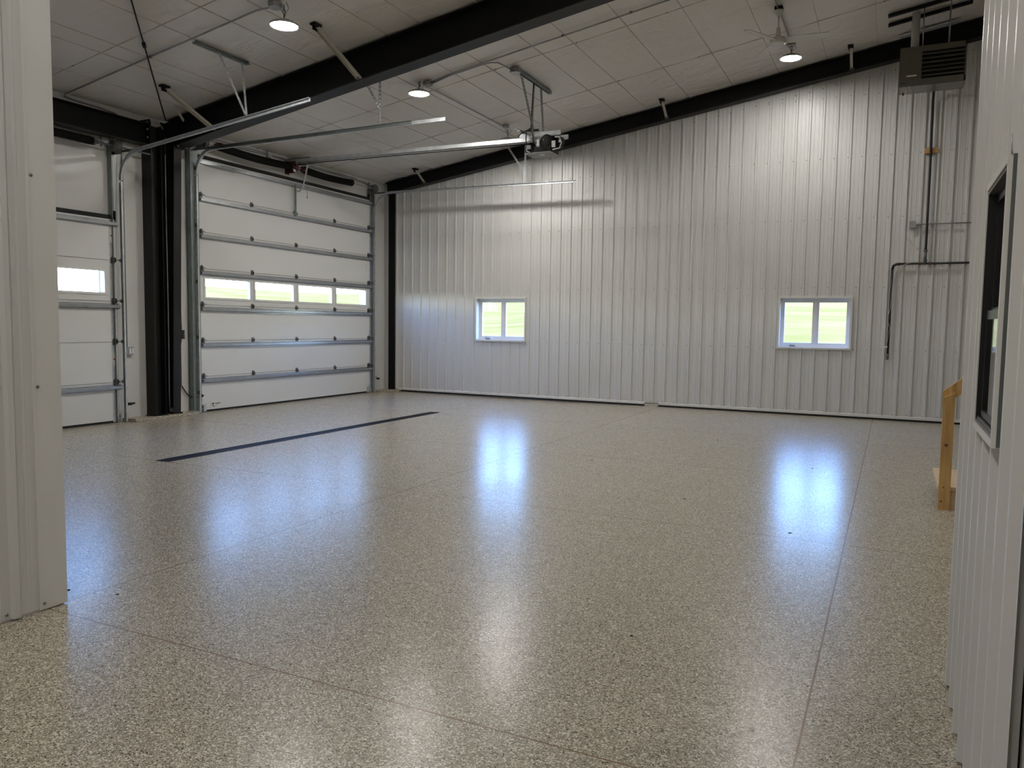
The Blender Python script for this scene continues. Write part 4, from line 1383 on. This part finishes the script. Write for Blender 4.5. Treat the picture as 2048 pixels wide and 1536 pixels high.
for i, a in enumerate((0.02, 2 * PI / 3 + .02, 4 * PI / 3 + .02)):
    ca, sa = math.cos(a), math.sin(a)
    mb = MB()
    vs = []
    for r_, hw, tw in ((.10, .05, .30), (.16, .072, .28), (.40, .070, .24), (.665, .060, .20), (.685, .052, .20)):
        for s_, tt in ((-1, 0), (1, 0)):
            for dz in (-.004, .004):
                lx, ly = r_, s_ * hw
                zz = -s_ * hw * math.tan(tw) + dz
                vs.append((fx + lx * ca - ly * sa, fy + lx * sa + ly * ca, fz + .01 + zz))
    fs = []
    for k in range(4):
        b0, b1 = k * 4, (k + 1) * 4
        fs += [(b0, b0 + 2, b1 + 2, b1), (b0 + 1, b1 + 1, b1 + 3, b0 + 3), (b0, b1, b1 + 1, b0 + 1), (b0 + 2, b0 + 3, b1 + 3, b1 + 2)]
    fs += [(0, 1, 3, 2), (16, 18, 19, 17)]
    mb.add(vs, fs)
    mb.build('blade', 'fan_white', fan)

# ------------------------------------------------------------------ unit heater
hx0, hx1, hy0, hy1, hz0, hz1 = -.095, .785, 13.42, 13.86, 5.24, 5.81
ht = thing('unit_heater', 'beige gas unit heater with black louvres hung in the upper right corner', 'heater', (.35, 13.6, hz0))
mb = MB()
mb.box(hx0, hx1, hy0 + .05, hy1, hz0 - .0, hz1)
mb.box(hx0, hx0 + .30, hy0, hy0 + .05, hz0, hz1)
mb.box(hx0 + .30, hx1, hy0, hy0 + .05, hz0, hz0 + .09); mb.box(hx0 + .30, hx1, hy0, hy0 + .05, hz1 - .08, hz1); mb.box(hx1 - .02, hx1, hy0, hy0 + .05, hz0, hz1)
mb.build('cabinet', 'heater_beige', ht)
mb = MB(); mb.box(hx0 + .30, hx1 - .02, hy0 + .042, hy0 + .049, hz0 + .09, hz1 - .08); mb.build('grille_opening', 'dark_void', ht)
for k in range(6):
    z = hz0 + .125 + k * .062
    mb = MB(); mb.prism([(hx0 + .305, hy0 - .008, z - .004), (hx0 + .305, hy0 - .006, z + .008), (hx0 + .305, hy0 + .038, z + .036), (hx0 + .305, hy0 + .040, z + .028)], (hx1 - hx0 - .33, 0, 0)); mb.build('louvre', 'heater_beige', ht)
mb = MB(); mb.box(hx0 + .008, hx1 - .008, hy0 + .01, hy1 - .008, hz0 - .006, hz0); mb.build('bottom_panel', 'heater_under', ht)
mb = MB(); mb.box(hx0 + .10, hx0 + .235, hy0 - .004, hy0, hz0 + .135, hz0 + .155); mb.build('name_plate', 'paper_white', ht)
mb = MB(); mb.box(hx0 + .03, hx0 + .10, hy0 - .003, hy0, hz0 + .03, hz0 + .055); mb.build('rating_label', 'heater_under', ht)
for x in (hx0 + .30, hx0 + .65):
    for dy in (.10, .32):
        mb = MB(); mb.tube([(x, hy0 + dy, hz1), (x, hy0 + dy, roof(x) - .02)], .008, 6); mb.build('threaded_rod', 'conduit_steel', ht)
mb = MB(); mb.tube([(.02, hy0 + .13, hz0 - .002), (.018, hy0 + .12, hz0 - .12), (-.005, hy0 + .11, hz0 - .22), (.01, hy0 + .11, hz0 - .245), (.07, hy0 + .12, hz0 - .18), (.11, hy0 + .13, hz0 - .10), (.08, hy0 + .14, hz0 - .01)], .003, 6); mb.build('sensor_wire', 'conduit_painted', ht)
mb = MB(); mb.lathe([(0, 0), (.012, 0), (.012, -.02), (0, -.02)], (-.03, hy0 + .40, hz0 - .005), k=10); mb.build('plug', 'rubber_black', ht)
mb = MB(); mb.tube([(.06 + .04, 13.72, hz1 - .02), (.10, 13.72, roof(.1) + .02)], .058, 20); tag(mb.build('flue_pipe', 'conduit_painted'), 'pale round flue pipe rising from the heater into the ceiling', 'pipe')
for a, b, y, lb in ((-.285, .85, 13.43, 'black rail on the ceiling above the heater, the nearer one'), (-.285, .85, 13.83, 'black rail on the ceiling above the heater, the farther one')):
    mb = MB(); mb.prism([(a, y - .03, rz(a, .045)), (b, y - .03, rz(b, .045)), (b, y - .03, rz(b, 0)), (a, y - .03, rz(a, 0))], (0, .06, 0)); tag(mb.build('mounting_rail', 'black_steel'), lb, 'rail')
mb = MB(); a, b = -.12, .73
mb.prism([(a, 14.48, rz(a, .03)), (b, 14.48, rz(b, .03)), (b, 14.48, rz(b, .0)), (a, 14.48, rz(a, .0))], (0, .12, 0)); tag(mb.build('mounting_rail', 'galvanised'), 'flat galvanised rail on the ceiling behind the heater flue', 'rail')

# ------------------------------------------------------------------ gas pipe and wiring on the far wall
yp = 14.88
gp = thing('gas_pipe', 'black gas pipe on the ribbed far wall, dropping beside the right window', 'pipe', (.4, yp, 1.07))
mb = MB(); mb.tube([(.41, 13.862, 5.52), (.415, 14.3, 5.52), (.42, 14.78, 5.48), (.42, yp, 5.36), (.43, yp, 4.3), (.432, yp, 3.0), (.43, yp, 2.92)], .019, 8); mb.build('flexible_line', 'pipe_black', gp)
mb = MB(); mb.tube([(.43, yp, 2.92), (.43, yp, 2.70)], .021, 8); mb.lathe([(.03, -.015), (.03, .015)], (.43, yp, 2.90), k=8); mb.lathe([(.03, -.015), (.03, .015)], (.43, yp, 2.74), k=8); mb.build('drop_fitting', 'hinge_steel', gp)
mb = MB(); mb.tube([(2.0, yp, 2.69), (.03, yp, 2.69)], .019, 10); mb.build('horizontal_pipe', 'pipe_black', gp)
mb = MB(); mb.tube([(.06, yp, 2.69), (.0, yp, 2.685), (-.045, yp, 2.66), (-.06, yp, 2.60)], .023, 10); mb.build('elbow', 'pipe_black', gp)
mb = MB(); mb.tube([(-.06, yp, 2.62), (-.065, yp, 1.10)], .020, 10); mb.build('vertical_pipe', 'pipe_black', gp)
mb = MB(); mb.tube([(-.065, yp, 1.16), (-.066, yp, 1.12), (-.066, yp, 1.075), (-.066, yp, 1.055)], .02, 10, radii=[.024, .024, .027, .018]); mb.build('pipe_cap', 'hinge_steel', gp)
for x in (.36, .50, .02):
    mb = MB(); mb.lathe([(.0225, -.025), (.0225, .025)], (x, yp, 2.69), (1, 0, 0), 10); mb.build('coupling', 'copper', gp)
mb = MB(); mb.box(.335, .425, YF - .03, YF - .002, 4.51, 4.60); mb.box(.445, .535, YF - .03, YF - .002, 4.51, 4.60); mb.box(.335, .535, YF - .012, YF - .002, 4.51, 4.60)
tag(mb.build('wood_block', 'board_tan'), 'small tan wood block behind the gas line on the far wall', 'wood block')
bx = thing('thermostat_wire_box', 'grey wall junction box with a dangling wire left of the gas line', 'junction box', (.21, 14.89, 3.29))
mb = MB(); mb.box(.165, .265, 14.86, YF - .002, 3.29, 3.40); mb.build('housing', 'conduit_steel', bx)
mb = MB(); mb.tube([(.18, 14.87, 3.29), (.12, 14.87, 3.22), (.12, 14.87, 3.16), (.20, 14.87, 3.06), (.28, 14.87, 2.98), (.33, 14.87, 2.92)], .004, 6); mb.build('wire', 'conduit_painted', bx)
conduit([(.26, 14.875, 3.345), (.30, 14.88, 3.345), (2.2, 14.88, 3.335)], .0115, 'conduit from the wall box running right across the far wall')
cd = MB(); cd.tube([(.33, 14.85, 2.72), (.20, 14.85, 2.705), (.08, 14.85, 2.66), (0.0, 14.85, 2.56), (-.04, 14.85, 2.40), (-.055, 14.852, 1.95), (-.10, 14.86, 1.75), (-.05, 14.86, 1.60), (-.09, 14.87, 1.30)], .004, 6)
o = tag(cd.build('low_voltage_wire', 'conduit_painted'), 'thin grey wire strapped along the bend of the gas pipe', 'wire')
mb = MB(); mb.box(-.125, -.075, 14.86, 14.88, 1.26, 1.29); mb.build('wire_nut', 'plastic_white', o)

# ------------------------------------------------------------------ stairs
stv = thing('wooden_stairs', 'wooden steps with a two-by-four handrail behind the right partition', 'stairs', (.43, 8.2, 0))
mb = MB(); mb.prism([(.425, 7.70, 0), (.514, 7.70, 0), (.512, 7.70, 1.035), (.42, 7.70, .985)], (0, .038, 0)); post = mb.build('rail_post', 'pine', stv)
mb = MB(); mb.lathe([(0, 0), (.015, 0), (.015, .001), (0, .0012)], (.462, 7.70, .575), (0, -1, 0), 12); mb.lathe([(0, 0), (.008, 0), (.008, .001), (0, .0012)], (.447, 7.70, .075), (0, -1, 0), 10)
mb.lathe([(0, 0), (.006, 0), (.006, .001), (0, .0012)], (.46, 7.70, .20), (0, -1, 0), 10); mb.build('knot', 'pine_knot', post)
mb = MB(); mb.prism([(.416, 7.74, 1.04), (.416, 7.74, .905), (1.75, 7.74, 2.02), (1.75, 7.74, 2.155), ], (0, .038, 0)); mb.build('handrail', 'pine', stv)
for k in range(4):
    z = .20 + k * .19
    x = .42 + k * .26
    mb = MB(); mb.box(x, x + .29, 7.742, 8.76, z - .038, z); mb.build('tread', 'pine_pale', stv)
for y in (7.745, 8.70):
    mb = MB(); mb.prism([(.46, y, 0), (.46, y, .158), (.72, y, .158), (.72, y, .348), (.98, y, .348), (.98, y, .538), (1.24, y, .538), (1.24, y, .728), (1.75, y, .728), (1.75, y, .45), (.85, y, 0)], (0, .038, 0)); mb.build('stringer', 'pine_pale', stv)
mb = MB(); mb.box(1.46, 2.6, 7.742, 8.76, .73, .768); mb.build('landing', 'pine_pale', stv)
mb = MB(); mb.box(2.5, 2.588, 7.745, 7.783, 0, .73); mb.box(2.5, 2.588, 8.70, 8.74, 0, .73); mb.box(1.66, 1.75, 7.70, 7.738, .0, 2.05); mb.build('support_post', 'pine', stv)

# ------------------------------------------------------------------ trench drain
td = thing('trench_drain', 'long black slotted trench drain set in the floor before the large door', 'drain', (-7.32, 8.95, -.02))
mb = MB()
zt = -.021
mb.box(-7.418, -7.404, yd0, yd1, zt - .03, zt + .003); mb.box(-7.236, -7.222, yd0, yd1, zt - .03, zt + .003)
mb.box(-7.418, -7.222, yd0, yd0 + .014, zt - .03, zt + .003); mb.box(-7.418, -7.222, yd1 - .014, yd1, zt - .03, zt + .003)
mb.build('drain_frame', 'charcoal_steel', td)
y = yd0 + .015
while y < yd1 - .05:
    y2 = min(y + .50, yd1 - .016)
    mb = MB()
    mb.box(-7.402, -7.385, y, y2 - .004, zt - .02, zt); mb.box(-7.255, -7.238, y, y2 - .004, zt - .02, zt); mb.box(-7.329, -7.311, y, y2 - .004, zt - .02, zt)
    yy = y
    while yy < y2 - .012:
        mb.box(-7.385, -7.255, yy, yy + .010, zt - .02, zt - .001); yy += .022
    mb.build('grate', 'black_steel', td)
    y = y2

# small dark specks of debris on the floor are flat chips
for i, (x, y) in enumerate(((-4.215, 2.83), (-3.905, 2.912), (-3.084, 8.483), (-1.641, 6.998), (-.743, 9.272), (-.64, 6.225), (-1.121, 3.723), (-2.133, 10.95))):
    mb = MB()
    mb.lathe([(0, 0), (.010 if y < 5 else .016, 0), (.006, .004), (0, .005)], (x, y, 0.0), k=7)
    lbl = ['dark chip on the floor by the foot of the near left partition', 'dark chip on the floor right of the left partition foot', 'dark chip on the floor right of the joint crossing', 'dark chip on the open floor at mid distance',
           'dark chip inside the right window reflection', 'dark chip at the near end of the right window reflection', 'dark chip on the open floor nearest the camera', 'dark chip on the floor toward the ribbed wall'][i]
    tag(mb.build('floor_chip', 'rubber_black'), lbl, 'debris')

# ------------------------------------------------------------------ outside
def terrain(name, fn, x0, x1, y0, y1, nx_, ny_, label):
    vs = [(x0 + (x1 - x0) * i / nx_, y0 + (y1 - y0) * j / ny_) for j in range(ny_ + 1) for i in range(nx_ + 1)]
    vs = [(a, b, fn(a, b)) for a, b in vs]
    fs = [(j * (nx_ + 1) + i, j * (nx_ + 1) + i + 1, (j + 1) * (nx_ + 1) + i + 1, (j + 1) * (nx_ + 1) + i) for j in range(ny_) for i in range(nx_)]
    mb = MB(); mb.add(vs, fs, True)
    return tag(mb.build(name, 'grass', origin=(0, 0, -.3)), label, 'grass', kind='structure')


def gh(x, y):
    dn = max(0, y - 16); dw = max(0, -11 - x)
    h = -.25
    h += 6.2 * (1 - math.exp(-(max(0, dn - 4) / 42) ** 1.3))
    t = y / max(1, -x)
    amp = 4.2 + 5.0 * min(1, max(0, (t - .72) / .2))
    h2 = -.25 + amp * (1 - math.exp(-(max(0, dw - 10) / 45) ** 1.5))
    wgt = dn / (dn + dw + 1e-6)
    r_ = h * wgt + h2 * (1 - wgt) + .12 * math.sin(x * .21 + y * .1) + .1 * math.sin(y * .33)
    if -11.2 < x < 7 and y < 15.6: r_ = -.3
    return r_


terrain('hill', gh, -150, 120, -60, 150, 108, 84, 'bright sunlit grass slope outside the windows')
mb = MB(); mb.box(-11.55, -11.40, 15.25, 15.37, -.25, 4.6)
tag(mb.build('canopy_post', 'post_blue'), 'blue-grey post outside the large door, seen through its last window', 'post')
mb = MB(); mb.box(-11.55, -11.45, 8.42, 8.47, -.25, 3.6)
tag(mb.build('canopy_post', 'post_blue'), 'blue-grey post outside the left door, seen through its window', 'post')

for o in bpy.data.objects:
    if '_org' in o: del o['_org']
